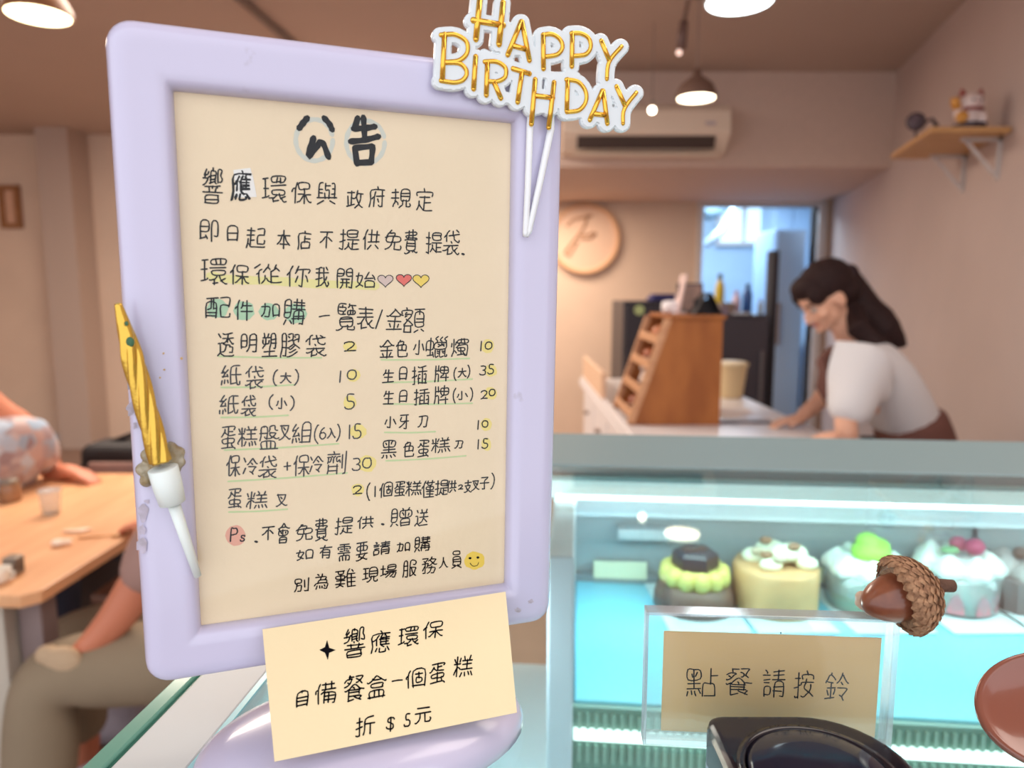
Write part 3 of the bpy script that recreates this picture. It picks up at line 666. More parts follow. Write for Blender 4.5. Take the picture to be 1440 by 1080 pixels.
def hand_chain(wrist, palm_dir, side, curl, s=1.0):
    """skeleton chains: palm and five fingers; palm_dir forward, side across the palm (towards the thumb), curl = bend direction"""
    w = Vector(wrist); f = Vector(palm_dir).normalized(); t = Vector(side).normalized(); d = Vector(curl).normalized()
    mid = w + f*.045*s
    out = [[(w, .022*s), (mid, (.030*s, .016*s))]]
    for k, (off, ln) in enumerate(((.027, .068), (.009, .076), (-.010, .070), (-.028, .055))):
        kn = w + f*.085*s + t*off*s
        out.append([(mid, (.030*s, .016*s)), (kn, .0098*s), (kn+f*ln*.42*s+d*.006*s, .0088*s), (kn+f*ln*.72*s+d*.018*s, .0080*s), (kn+f*ln*.92*s+d*.034*s, .0068*s)])
    out.append([(w, .022*s), (w+f*.030*s+t*.034*s, .0125*s), (w+f*.062*s+t*.052*s+d*.006*s, .0105*s), (w+f*.085*s+t*.052*s+d*.014*s, .0085*s)])
    return out
def limb_mesh(cs, root=0, sub=2):
    V, E_, R_ = chains(cs); return skin(V, E_, R_, root, sub)

# ---- staff member behind the counter (bending to the left over the worktop)
Y0 = 2.52
P = lambda px, py, y=Y0: at_y(px, py, y)
hip, waist, chest, neck, hc = P(1296, 636), P(1276, 590), P(1238, 530), P(1206, 488), P(1162, 420)
nb = neck.lerp(hc, .45)
shN, shF = P(1216, 512, 2.36), P(1194, 508, 2.68)
elN, wrN = P(1186, 604, 2.30), Vector((1.16, 2.34, CT+.045))
elF, wrF = P(1160, 556, 2.74), Vector((1.125, 2.70, CT+.035))
root = thing('person', 'person with a dark ponytail, white shirt and brown apron bending over the worktop', 'person', (hip.x, Y0, 0))
cs = [[(hip, (.13, .115)), (waist, (.115, .095)), (chest, (.135, .11)), (neck, (.062, .062)), (nb, (.048, .048)), (hc, (.05, .05))],
      [(chest, (.135, .11)), (shN, .058), (elN, .040), (wrN, .026)] , [(chest, (.135, .11)), (shF, .058), (elF, .040), (wrF, .026)]]
cs += hand_chain(wrN, (-1, .25, -.12), (0, 1, 0), (-.2, 0, -1)) + hand_chain(wrF, (-1, -.15, -.15), (0, -1, 0), (-.2, 0, -1))
for s_ in (-1, 1):
    hp = hip+Vector((0, s_*.09, -.04)); kn = Vector((hip.x-.03, Y0+s_*.10, .47)); an = Vector((hip.x+.02, Y0+s_*.11, .08))
    cs.append([(hip, (.13, .115)), (hp, .085), (kn, .055), (an, .036), (an+Vector((-.10, 0, -.045)), .030), (an+Vector((-.17, 0, -.052)), .024)])
R = basis((-1, -.12, -.75), (-.55, 0, .9))
b = MB(); T = head_balls(b, hc, R)
body = fuse([limb_mesh(cs), mesh(b.v, b.f)], .0065)
link('body', body, m_skin, root, True); face(root, T)
# hair: cap, fringe, ponytail
b = MB()
def HB(p, r): b.ball(T(*p), r, 20, 14, R)
HB((0, -.028, .048), (.088, .098, .084)); HB((0, .035, .075), (.070, .055, .045)); HB((0, -.055, -.002), (.078, .062, .066)); HB((.058, .045, .045), (.022, .036, .035)); HB((-.058, .045, .045), (.022, .036, .035))
pt = T(0, -.118, .022)
b.ball(pt, .034)
tail = [pt, P(1216, 432, 2.53), P(1232, 452, 2.50), P(1246, 468, 2.47), P(1262, 480, 2.46), P(1274, 486, 2.46)]
b.tube(tail, [.030, .056, .064, .058, .036, .008], 16)
b.tube([P(1200, 436, 2.5), P(1208, 462, 2.42), P(1230, 482, 2.40), P(1254, 486, 2.41)], [.03, .040, .036, .010], 14)
link('hair', fuse([mesh(b.v, b.f)], .006, 2), m_hair, root, True)
MB().lathe(pt, [(.028, -.01), (.034, -.006), (.034, .006), (.028, .01)], 16, axis=(1, 0, .3)).build('hair_tie', m_dk, root, smooth=True)
# white face mask edge seen below the ear, shirt, apron, skirt
shirt_c = [[(hip.lerp(waist, .55), (.125, .112)), (waist, (.132, .112)), (chest, (.155, .128)), (neck+Vector((.02, 0, -.012)), (.088, .080))],
           [(chest, (.155, .128)), (shN+Vector((0, 0, .004)), .084), (shN.lerp(elN, .5), .080), (shN.lerp(elN, .93), .080)],
           [(chest, (.155, .128)), (shF+Vector((0, 0, .004)), .080), (shF.lerp(elF, .55), .070)]]
link('shirt', limb_mesh(shirt_c), mat('shirt_white', srgb(216, 216, 220), rough=.85, bump=.25, bscale=14), root, True)
link('apron', limb_mesh([[(hip+Vector((-.03, 0, -.12)), (.165, .145)), (hip, (.160, .138)), (hip.lerp(waist, .75), (.150, .130)), (waist+Vector((-.01, 0, .035)), (.147, .126))]]), mat('apron_brown', srgb(104, 66, 58), rough=.8), root, True)
ap = MB(); ap.tube([P(1172, 492, 2.50), P(1163, 510, 2.46), P(1163, 540, 2.44), P(1176, 566, 2.42)], [.020, .036, .040, .032], 10)
ap.build('apron_bib', mat('apron_brown', (0, 0, 0)), root, smooth=True)
link('trousers', limb_mesh([[(hip+Vector((0, 0, .02)), (.14, .122)), (hip+Vector((0, s_*.09, -.06)), .100), (Vector((hip.x-.03, Y0+s_*.10, .47)), .075), (Vector((hip.x+.02, Y0+s_*.11, .11)), .058)] for s_ in (-1, 1)]), mat('trousers_slate', srgb(92, 94, 104), rough=.85), root, True)
MB().tube([P(1306, 574, 2.50), P(1316, 590, 2.48), P(1326, 612, 2.47), P(1328, 640, 2.46)], [.010, .020, .024, .02], 10, flat=.5).build('apron_ribbon', mat('trousers_slate', (0, 0, 0)), root, smooth=True)
for s_ in (-1, 1):
    an = Vector((hip.x+.02, Y0+s_*.11, 0)); b = MB().ball(an+Vector((-.07, 0, .035)), (.135, .048, .034)).ball(an+Vector((.0, 0, .05)), (.055, .042, .045))
    link('shoe', fuse([mesh(b.v, b.f)], .006), m_dk, root, True)

# ---- seated customer in khaki trousers, right of the table
Y1 = 1.60
Q = lambda px, py, y=Y1: at_y(px, py, y)
hipp = Vector((-.60, 1.72, .56)); waist = hipp+Vector((.0, .0, .16)); chest = Vector((-.64, 1.73, .93)); neck = Vector((-.68, 1.73, 1.10)); hc = Vector((-.73, 1.72, 1.24))
shN, shF = Vector((-.66, 1.56, 1.04)), Vector((-.66, 1.90, 1.04))
elN = Q(158, 880, 1.52); wrN = Q(124, 912, 1.50)
elF = Vector((-.80, 1.95, .80)); wrF = Vector((-.95, 1.90, TT+.03))
kN, kF = Q(62, 948, 1.50), Q(80, 900, 1.86)
aN, aF = Q(52, 1190, 1.46), Vector((kF.x+.05, 1.88, .10))
root = thing('person', 'seated person in a mauve-brown shirt and khaki trousers at the wooden table', 'person', (hipp.x, hipp.y, 0))
cs = [[(hipp, (.145, .12)), (waist, (.135, .115)), (chest, (.155, .12)), (neck, (.065, .065)), (neck.lerp(hc, .5), (.055, .055)), (hc, (.055, .055))],
      [(chest, (.155, .12)), (shN, .062), (elN, .043), (wrN, .030)], [(chest, (.155, .12)), (shF, .062), (elF, .043), (wrF, .028)]]
cs += hand_chain(wrN, (-1, -.1, -.35), (0, 1, .1), (-.3, 0, -1)) + hand_chain(wrF, (-1, .1, 0), (0, -1, 0), (0, 0, -1), .95)
for hp_, kn, an in ((hipp+Vector((-.02, -.10, 0)), kN, aN), (hipp+Vector((-.02, .10, 0)), kF, aF)):
    cs.append([(hipp, (.145, .12)), (hp_, .095), (kn, .062), (an, .04), (an+Vector((-.10, 0, -.05)), .032), (an+Vector((-.18, 0, -.06)), .026)])
R = basis((-1, .1, -.15), (-.1, 0, 1)); b = MB(); T = head_balls(b, hc, R)
link('body', fuse([limb_mesh(cs), mesh(b.v, b.f)], .0065), m_skinr, root, True); face(root, T)
b = MB(); b.ball(T(0, -.025, .045), (.084, .096, .078), 20, 14, R); b.ball(T(0, .04, .082), (.06, .045, .03), 16, 12, R)
link('hair', fuse([mesh(b.v, b.f)], .006), m_hair, root, True)
link('shirt', limb_mesh([[(hipp+Vector((0, 0, .04)), (.165, .14)), (waist, (.160, .14)), (chest, (.178, .142)), (neck+Vector((.01, 0, -.02)), (.09, .085))],
    [(chest, (.178, .142)), (shN, .088), (shN.lerp(elN, .5), .074), (shN.lerp(elN, .80), .068)], [(chest, (.178, .142)), (shF, .088), (shF.lerp(elF, .7), .066)]]),
    mat('shirt_mauve', srgb(168, 132, 122), rough=.85, bump=.3, bscale=10), root, True)
m_kh = mat('trousers_khaki', srgb(142, 126, 104), rough=.9, bump=.4, bscale=9, var=.06, vscale=6)
link('trousers', limb_mesh([[(hipp+Vector((.01, 0, .02)), (.168, .138)), (hp_, .118), (hp_.lerp(kn, .55), .100), (kn, .088), (kn.lerp(an, .5), .082), (an+Vector((0, 0, .04)), .074)] for hp_, kn, an in ((hipp+Vector((-.02, -.10, 0)), kN, aN), (hipp+Vector((-.02, .10, 0)), kF, aF))]), m_kh, root, True)
for an in (aN, aF):
    b = MB().ball(Vector((an.x-.08, an.y, .038)), (.14, .05, .036)).ball(Vector((an.x, an.y, .055)), (.06, .045, .05))
    link('shoe', fuse([mesh(b.v, b.f)], .006), mat('shoe_light', srgb(190, 180, 184), rough=.6), root, True)
hd = wrN+Vector((-.05, -.02, .0))
nm = MB().ball(wrN+Vector((-.035, -.035, -.012)), (.045, .022, .036)).ball(wrN+Vector((-.07, -.03, .0)), (.03, .018, .024))
tag(recenter(link('beige_tissue', fuse([mesh(nm.v, nm.f)], .004), mat('tissue_beige', srgb(190, 164, 134), rough=.9, bump=.5, bscale=40), None, True)), 'crumpled beige tissue held on the khaki-trousered knee', 'tissue')
t = thing('dark_stool', 'dark padded stool under the person in khaki trousers', 'stool', (hipp.x, hipp.y, 0))
MB().box(-.82, -.40, 1.52, 1.92, .36, .42).build('seat', mat('stool_pad', srgb(58, 54, 66), rough=.7), t, bevel=.02)
MB().box(-.42, -.38, 1.54, 1.90, .42, .95).build('backrest', mat('stool_pad', (0, 0, 0)), t, bevel=.015)
for x in (-.80, -.46):
    for y in (1.55, 1.86): MB().box(x, x+.03, y, y+.03, 0, .36).build('leg', m_bench, t)

# ---- customer in a floral shirt, left edge
root = thing('person', 'person in a blue and pink patterned shirt leaning at the left edge of the table', 'person', (-1.98, 2.35, 0))
S = lambda px, py, y=2.35: at_y(px, py, y)
hipp = Vector((-2.10, 2.45, .52)); chest = S(8, 655, 2.35); neck = S(-12, 578, 2.35); hc = S(-62, 520, 2.30)
waist = hipp.lerp(chest, .45)
shR, shL = S(46, 612, 2.42), S(-80, 640, 2.2)
elR = S(76, 668, 2.52); wrR = S(94, 690, 2.46); wrR.z = TT+.035
elL = S(-110, 740, 2.15); wrL = Vector((-1.72, 2.02, TT+.035))
m_fl = bpy.data.materials.new('shirt_floral'); m_fl.use_nodes = True
N = m_fl.node_tree.nodes; L = m_fl.node_tree.links; bsdf = N['Principled BSDF']; bsdf.inputs['Roughness'].default_value = .85
tc = N.new('ShaderNodeTexCoord'); vo = N.new('ShaderNodeTexVoronoi'); vo.inputs['Scale'].default_value = 26; L.new(tc.outputs['Object'], vo.inputs[0])
rp = N.new('ShaderNodeValToRGB'); rp.color_ramp.interpolation = 'LINEAR'
for i, (p_, c_) in enumerate(((0, (196, 206, 220)), (.35, (150, 168, 190)), (.55, (180, 146, 140)), (.75, (206, 196, 198)), (1, (150, 128, 132)))):
    e = rp.color_ramp.elements[i] if i < 2 else rp.color_ramp.elements.new(p_); e.position = p_; e.color = (*srgb(*c_), 1)
sepc = N.new('ShaderNodeSeparateColor'); L.new(vo.outputs['Color'], sepc.inputs[0]); L.new(sepc.outputs[0], rp.inputs[0]); L.new(rp.outputs[0], bsdf.inputs['Base Color'])
cs = [[(hipp, (.15, .12)), (waist, (.135, .115)), (chest, (.15, .12)), (neck, (.065, .065)), (neck.lerp(hc, .5), (.052, .052)), (hc, (.05, .05))],
      [(chest, (.15, .12)), (shR, .06), (elR, .040), (wrR, .028)], [(chest, (.15, .12)), (shL, .06), (elL, .040), (wrL, .027)]]
cs += hand_chain(wrR, (1, -.3, -.1), (0, 1, 0), (0, 0, -1)) + hand_chain(wrL, (1, .1, -.1), (0, 1, 0), (0, 0, -1))
for s_ in (-1, 1):
    hp_ = hipp+Vector((.02, s_*.10, 0)); kn = Vector((-1.68, 2.40+s_*.14, .50)); an = Vector((-1.70, 2.40+s_*.15, .09))
    cs.append([(hipp, (.15, .12)), (hp_, .09), (kn, .06), (an, .04), (an+Vector((.10, 0, -.045)), .032), (an+Vector((.17, 0, -.055)), .026)])
R = basis((1, -.3, -.35), (.3, 0, 1)); b = MB(); T = head_balls(b, hc, R)
link('body', fuse([limb_mesh(cs), mesh(b.v, b.f)], .0065), m_skinr, root, True); face(root, T)
b = MB(); b.ball(T(0, -.025, .045), (.086, .098, .080), 20, 14, R); b.ball(T(0, -.07, -.05), (.07, .05, .08), 16, 12, R)
link('hair', fuse([mesh(b.v, b.f)], .006), m_hair, root, True)
link('shirt', limb_mesh([[(hipp+Vector((0, 0, .02)), (.170, .145)), (waist, (.165, .14)), (chest, (.185, .15)), (neck+Vector((0, 0, -.01)), (.125, .12))],
    [(chest, (.185, .15)), (shR, .105), (shR.lerp(elR, .8), .072)], [(chest, (.185, .15)), (shL, .095), (shL.lerp(elL, .8), .076)]]), m_fl, root, True)
link('trousers', limb_mesh([[(hipp, (.16, .13)), (hipp+Vector((.02, s_*.10, 0)), .105), (Vector((-1.68, 2.40+s_*.14, .50)), .078), (Vector((-1.70, 2.40+s_*.15, .13)), .062)] for s_ in (-1, 1)]), mat('trousers_dark', srgb(60, 62, 78), rough=.9), root, True)
for s_ in (-1, 1):
    b = MB().ball(Vector((-1.62, 2.40+s_*.15, .038)), (.14, .05, .036)); b.ball(Vector((-1.70, 2.40+s_*.15, .055)), (.055, .045, .05))
    link('shoe', fuse([mesh(b.v, b.f)], .006), m_dk, root, True)
t = thing('dark_stool', 'dark padded stool under the person in the patterned shirt', 'stool', (-2.15, 2.45, 0))
MB().box(-2.36, -1.94, 2.25, 2.65, .33, .39).build('seat', mat('stool_pad', (0, 0, 0)), t, bevel=.02)
for x in (-2.34, -2.0):
    for y in (2.28, 2.59): MB().box(x, x+.03, y, y+.03, 0, .33).build('leg', m_bench, t)

# centre lines of the handwritten characters: x,y pairs on a 90 x 90 square
GL = {
'響': [[33,74,57,74],[64,40,81,41],[13,89,5,76],[16,9,75,9],[61,52,55,57],[46,42,45,46],[33,63,54,63],[45,85,43,90],[69,50,69,86,88,86,83,70,90,63,90,56,83,52,77,54],[13,75,7,64],[54,63,55,57],[55,57,33,52],[16,0,75,0,75,17,73,19,18,19,16,0],[90,28,1,28],[21,63,0,63],[11,41,63,41,66,37,69,38],[64,40,61,29],[23,82,18,76,5,76],[30,29,28,41],[33,70,26,69,16,55,2,47],[33,52,35,84,45,85,57,83,57,65,54,63]],
'應': [[6,51,15,51,19,56,24,57],[24,17,16,3],[76,19,89,3],[39,17,39,5,42,0,68,0,71,4,70,10],[37,55,43,57],[66,80,65,73],[50,80,48,89,44,90],[85,53,44,53],[85,43,44,43],[87,64,46,64],[65,73,69,66,68,33],[89,32,44,32],[0,0,6,29,6,80,90,80],[53,74,48,72,43,59,44,30,50,24,62,18],[26,30,24,58,31,72,35,74]],
'環': [[62,30,68,15,72,13],[85,22,72,13],[52,90,52,72],[60,4,43,1],[27,14,30,13,43,16],[43,1,43,16],[67,90,67,72],[90,1,86,0,82,2,73,10,72,13],[32,60,87,60],[43,16,52,25,54,30],[2,53,20,53],[21,86,1,86],[12,16,11,86],[67,72,83,72,83,90,36,90,36,72,67,72],[54,30,38,32,39,48,80,46,79,30,54,30],[24,22,21,18,0,12]],
'保': [[90,7,87,7,77,15,62,36],[14,1,13,62],[0,50,7,60,13,62],[23,90,15,73,13,62],[56,36,54,38,28,38],[56,36,37,13,29,7,25,7],[58,59,82,60,81,86,36,86,36,60,58,59],[58,59,58,0],[88,38,64,38,62,36,56,36]],
'與': [[24,45,10,45],[37,79,54,79],[37,49,37,24],[66,65,80,65],[80,44,66,44],[86,1,61,15],[24,65,10,65],[2,0,29,13],[37,90,37,62,54,60,54,24],[66,86,81,85,80,25],[26,88,22,89,9,82,11,25],[0,24,90,24]],
'政': [[6,59,6,12],[53,57,56,56,64,29,68,26],[53,57,54,68,57,71],[53,57,45,49,24,52],[46,0,68,18],[60,90,57,71],[89,1,84,3,68,18],[68,18,68,26],[82,70,79,46,72,28,68,26],[42,83,1,83],[24,83,24,16],[90,70,57,71],[43,20,0,9]],
'府': [[48,90,51,79],[29,45,22,43,18,37],[59,22,51,36],[59,4,64,0,75,1,78,3,78,67],[90,79,7,79,7,32,0,2],[45,52,90,52],[37,68,29,46,30,0]],
'規': [[46,70,83,70],[88,17,90,13,89,4,84,1,73,1,71,6,71,35],[46,53,83,53],[33,14,33,19,28,26,22,32,17,34],[54,35,53,24,49,13,42,4,34,0],[34,49,0,49],[32,74,3,74],[54,35,46,35,46,88,82,88,83,35,54,35],[5,6,10,14,17,34,17,90]],
'定': [[80,31,46,31],[44,90,47,79],[16,23,18,39],[16,23,14,22,8,9,0,0],[46,56,46,4],[17,57,75,57],[89,62,88,78,49,79,3,78,2,63],[16,23,31,9,49,1,90,0]],
'即': [[58,0,58,89,90,89,90,27,86,22,74,23],[0,8,33,17],[38,68,0,68],[33,17,36,15,39,8],[33,17,27,29],[0,8,0,90,38,90,38,45,0,45]],
'日': [[0,49,90,49],[0,8,90,8],[90,1,90,89,0,90,0,0]],
'起': [[21,11,15,13,6,22],[21,11,24,7,39,4,85,4,90,6],[39,35,22,35],[51,85,81,85,82,56],[85,34,87,27,83,18,59,18,54,19,52,23,52,56,82,56],[37,78,3,78],[39,58,1,58],[21,11,20,90],[6,41,6,22,0,0]],
'本': [[90,20,67,42,57,60,55,67],[35,68,33,60,21,39,0,19],[71,20,18,20],[45,90,45,0],[89,68,1,68]],
'店': [[50,54,86,54],[52,78,48,90],[81,4,27,4],[50,66,50,31],[90,78,9,78,7,30,0,2],[27,0,27,31,81,31,81,4]],
'不': [[56,61,59,61,86,40],[0,34,19,46,37,64,44,66],[45,0,44,69,51,89],[0,90,90,90]],
'提': [[40,73,83,73],[84,25,61,25],[1,35,14,37],[26,42,14,40],[83,73,83,87,41,87,40,59,83,59,83,73],[25,69,1,69],[36,44,89,44],[61,44,61,4],[14,90,14,3,8,0,0,3],[40,19,54,5,64,1,90,1],[26,1,31,4,40,19,41,32]],
'供': [[49,21,30,1],[72,19,86,2],[13,60,7,59,0,50],[46,88,46,33],[74,33,74,88],[32,67,89,67],[30,33,90,33],[14,0,13,62,23,90]],
'免': [[1,0,14,4,26,11,37,25,39,35],[34,90,28,88,26,81],[54,36,54,4,56,1,86,1,90,10,88,16],[49,62,56,80,26,81],[44,61,42,36],[0,58,11,63],[26,81,21,79,12,69,9,61,10,36,81,36,81,61,11,63]],
'費': [[30,8,30,14],[16,26,75,26],[75,37,16,37],[61,14,61,9],[90,1,83,1,61,9],[27,60,23,51],[56,8,61,9],[27,60,11,62,12,73,79,73,80,84,7,84],[57,56,57,89],[32,62,33,90],[35,8,8,0,1,1],[75,48,19,51,5,47,0,49],[27,60,31,62,85,62,85,54,76,52,75,15,16,15,16,48]],
'袋': [[51,72,48,89],[82,25,78,25,63,14],[25,19,26,23,36,29,37,34],[25,19,18,18,5,12,0,14],[25,19,25,1],[90,2,85,0,79,1,66,9,63,14],[16,72,9,70,2,63],[49,34,54,20,63,14],[79,82,66,89],[86,56,83,48,70,50,58,60,55,71],[46,43,42,49],[51,9,47,4,25,1],[3,34,86,34],[85,75,29,69],[29,90,23,86,16,74,17,48]],
'從': [[18,89,0,72],[73,89,70,72],[29,55,42,73],[45,90,42,73],[59,31,82,31],[2,45,12,52],[70,72,57,57],[70,72,75,69,86,57],[53,62,53,65,47,71,42,73],[57,57,59,4],[37,21,42,18,48,8,61,2,84,1,90,5],[20,68,12,53,13,0],[38,41,37,21,27,4]],
'你': [[63,70,62,2,59,0,48,2],[46,89,41,71],[90,16,84,35,78,45],[44,43,33,17],[31,54,41,71],[13,61,6,59,0,50],[89,54,90,70,41,71],[24,90,13,63,14,0]],
'我': [[42,88,37,89,26,86,23,84],[23,35,23,33],[83,76,72,89],[63,28,70,29,80,45],[34,6,41,6,63,21],[1,82,23,84],[63,21,72,6,77,1,84,0,87,2,90,11,88,21],[88,60,1,60],[23,84,23,4,21,1,8,0],[44,38,0,29],[63,21,56,60,55,90]],
'開': [[36,75,0,75],[90,75,54,75],[57,45,57,2],[20,45,71,45],[33,45,32,19,27,8,21,1,18,1],[90,59,56,59,54,89,90,90,90,4,87,1,80,0,70,3],[0,0,0,89,36,89,35,59,0,59],[18,26,74,26]],
'始': [[19,22,30,14,30,10],[85,57,89,55,90,51],[85,57,84,63,77,75],[85,57,43,54],[43,54,45,61,61,89],[85,4,45,4],[85,4,84,36,45,36,45,0],[19,27,4,38,13,90],[2,3,11,10,19,22,27,47,29,68,0,68]],
'配': [[38,7,2,7],[39,25,2,25],[87,54,54,54,54,6,56,3,61,1,85,1,90,9,89,19],[87,48,87,89,54,89],[27,90,26,43,29,41,39,42],[0,90,41,90],[3,36,12,42,15,49,15,90],[2,0,2,70,39,69,39,1]],
'件': [[41,84,39,69],[31,54,39,69],[12,60,6,58,0,49],[90,37,30,37],[85,69,39,69],[60,89,60,0],[13,0,12,63,22,90]],
'加': [[60,8,90,8],[60,0,60,78,90,77,90,1],[18,4,26,0,34,1,38,4,41,29,42,70,0,71],[0,1,9,16,13,30,16,60,16,90]],
'購': [[26,67,3,67],[26,47,3,47],[29,6,24,17],[0,1,7,17],[38,82,87,82],[82,31,42,31],[61,56,61,17],[3,47,3,27,26,27,25,87,3,86,3,47],[73,57,73,90],[40,69,85,69],[50,57,50,90],[42,0,43,44,82,44,82,3,80,0,70,0,67,2],[90,17,35,17],[89,57,35,57]],
'覽': [[26,57,26,66],[31,15,30,9,23,4,8,0,0,1],[56,15,56,6,59,1,87,1,90,9],[64,70,64,56],[26,78,26,88],[17,27,74,27],[17,37,74,37],[53,81,57,86],[57,86,58,90],[64,56,53,57,53,70,87,69,87,56,64,56],[75,56,76,73,70,80,69,85],[89,86,57,86],[42,89,7,89,6,57,42,56],[6,67,26,66,38,68,37,78,6,78],[56,15,18,17,17,45,73,46,74,18,56,15]],
'表': [[23,0,50,7],[23,0,23,27],[64,20,61,21,54,30,49,40,48,47],[64,20,65,15,75,7,87,1,90,2],[64,20,82,34],[0,21,3,19,23,27],[23,27,26,32,36,41,38,46],[79,64,12,64],[7,80,84,80],[45,48,45,90],[3,47,87,47]],
'金': [[24,12,19,25],[70,25,63,10],[82,36,8,36],[73,67,68,60,21,60,18,66],[45,60,45,0],[3,0,86,0],[90,62,85,61,70,68,46,90],[46,90,43,89,18,66,3,60,0,62]],
'額': [[53,52,86,52],[13,63,32,62,31,57,22,44],[13,63,14,71,18,72],[13,63,6,56],[34,25,6,26],[34,25,34,3],[34,25,37,28,37,33,22,44],[12,49,18,44],[22,44,18,44],[60,8,46,0],[68,68,69,85],[88,3,77,10],[53,35,86,35],[18,90,20,81],[18,44,15,39,4,30],[34,3,6,3],[0,69,0,81,39,81,40,69],[86,35,86,67,53,68,53,19,86,19,86,35],[90,86,50,86],[4,30,6,26,6,3]],
'透': [[21,52,30,51],[14,76,2,89],[30,51,46,63,52,71],[88,52,86,50,73,58,60,71],[1,1,13,12],[47,44,45,33,39,22,30,15,24,17],[13,12,13,49,0,50],[13,12,30,3,43,0,84,1,90,4],[56,55,56,87],[30,51,34,45,66,45,67,35,82,35,80,17,76,15,64,15],[82,90,40,86,27,89],[26,73,50,73,52,71,87,73]],
'明': [[90,36,49,36],[49,63,90,63],[30,59,0,59],[0,19,0,88,30,88,30,30,0,29],[30,1,42,15,49,36,49,90,90,90,90,5,89,2,84,0,70,1]],
'塑': [[10,90,14,84,14,76],[31,76,36,89],[86,52,57,53],[19,50,18,43,9,34,3,33],[23,75,22,50],[41,50,42,64],[57,69,86,69],[0,0,90,0],[79,19,12,19],[48,35,48,30,45,26,45,0],[41,50,5,50,4,64],[45,76,0,76],[48,35,57,53,57,86,85,86,85,35,75,34]],
'膠': [[55,69,36,62],[38,80,43,76],[74,30,50,18,41,18],[23,39,6,39],[63,60,63,54],[31,38,35,38,63,54],[40,30,47,29,65,40],[23,64,6,64],[68,80,70,78],[37,4,41,2,59,8,82,21],[63,54,89,38,90,34],[36,90,55,90,55,62],[66,90,85,90,85,60],[85,71,67,64,63,60],[1,0,0,6,6,38,6,89,24,89,24,8,22,4,14,4]],
'紙': [[0,1,3,20],[32,12,29,25],[17,22,19,5],[6,63,6,62],[30,38,6,36],[29,73,22,62,18,60],[65,11,62,7,44,2],[6,36,18,60],[68,85,69,48,75,12,80,2,85,0,89,3,90,17],[44,48,88,48],[18,90,5,66,6,61],[84,89,44,81,44,2],[1,60,18,60],[28,50,30,38,33,35]],
'大': [[2,59,43,58],[44,56,44,54],[87,59,47,59,40,50,34,32,25,18,9,3,4,0,0,1],[44,90,43,57,49,49,56,31,75,7,84,1,90,2]],
'小': [[44,90,44,4,39,0,25,0,20,3],[15,63,8,40,0,26],[90,23,72,64]],
'蛋': [[21,79,21,72],[75,7,74,12,69,16,69,23],[46,75,71,75],[0,53,7,56,21,72],[80,78,83,90,8,90],[46,90,46,59],[46,23,13,23,12,40,77,41,78,23,46,23],[46,6,46,47],[87,58,49,58,37,60,21,72],[90,0,77,7,4,4]],
'糕': [[31,84,26,67],[7,66,2,84],[90,2,83,20],[15,44,23,42,29,34,29,32],[40,19,36,6,31,0],[79,89,74,73],[66,20,68,18,72,4],[52,18,55,3],[49,90,53,81,52,73],[0,13,0,18,10,39,15,42],[63,32,63,73],[43,53,84,53],[40,73,87,73],[2,56,29,56],[89,32,38,32],[17,1,17,89]],
'盤': [[23,90,21,83],[68,42,63,42],[68,42,69,39,83,34,90,35],[23,48,24,46],[54,24,54,0],[34,1,34,24],[89,69,76,70,74,86,54,86,53,74,47,67],[54,59,54,51,63,42],[68,42,78,54,78,59,49,59],[0,59,37,59],[1,34,8,52,10,83,37,82,37,36],[76,1,74,25,14,25,13,1],[1,0,88,0],[26,36,46,34,63,42]],
'叉': [[43,27,45,27],[37,74,49,60],[14,90,15,80,21,63,29,47,43,27,69,8,83,2,90,5],[0,2,3,0,14,5,33,17,45,28,64,54,75,86,73,90,6,90]],
'組': [[18,59,22,62,28,72],[18,59,3,59],[18,59,5,35],[30,23,32,11],[0,1,3,20],[17,21,19,4],[48,29,83,29],[19,90,5,67,3,59],[83,57,47,57],[90,0,38,0],[31,38,1,35],[47,0,47,84,83,84,83,0],[33,33,29,49]],
'入': [[29,90,41,77,46,63],[0,2,6,2,12,7,25,21,36,39,44,62,46,63],[46,63,51,61,72,21,90,3,90,0]],
'冷': [[42,17,58,9],[90,58,82,63,58,90],[23,57,33,63,54,88,58,90],[0,5,13,36],[66,0,58,9],[33,41,79,40,77,33,58,9],[61,54,55,63,51,63],[1,90,12,71]],
'劑': [[41,74,31,64,31,46],[72,78,72,26],[22,74,26,69],[57,60,62,50],[90,87,90,4,86,0,78,0],[10,31,50,31],[29,90,31,80],[7,67,5,56,0,48],[50,16,10,16],[53,52,50,49,43,49,44,65,61,69],[1,67,18,67,17,49,11,47],[1,80,59,80],[50,37,50,1],[4,4,10,16,10,37]],
'色': [[46,60,46,34],[30,90,28,81],[13,60,12,62],[79,34,13,34],[79,30,79,60,13,60,11,62,6,61,0,55],[50,61,60,81,27,81,13,68,14,5,25,0,78,0,86,4,90,16]],
'蠟': [[81,27,73,26,68,29],[65,53,66,56,75,59],[65,53,58,53],[65,53,76,47],[58,53,49,58],[58,53,48,47],[47,90,37,81,45,72,45,65],[66,90,56,81,64,73,64,65],[73,15,69,17],[53,6,49,3,39,1,39,31],[84,90,74,82,74,79,83,71],[52,14,46,17],[53,26,46,29],[60,31,60,1,75,3],[81,31,83,3,84,0,89,0,90,8],[15,10,15,89],[0,6,26,10],[1,31,2,70,26,70,26,37,2,36],[29,3,23,25],[83,71,83,40,38,40,37,65,82,65]],
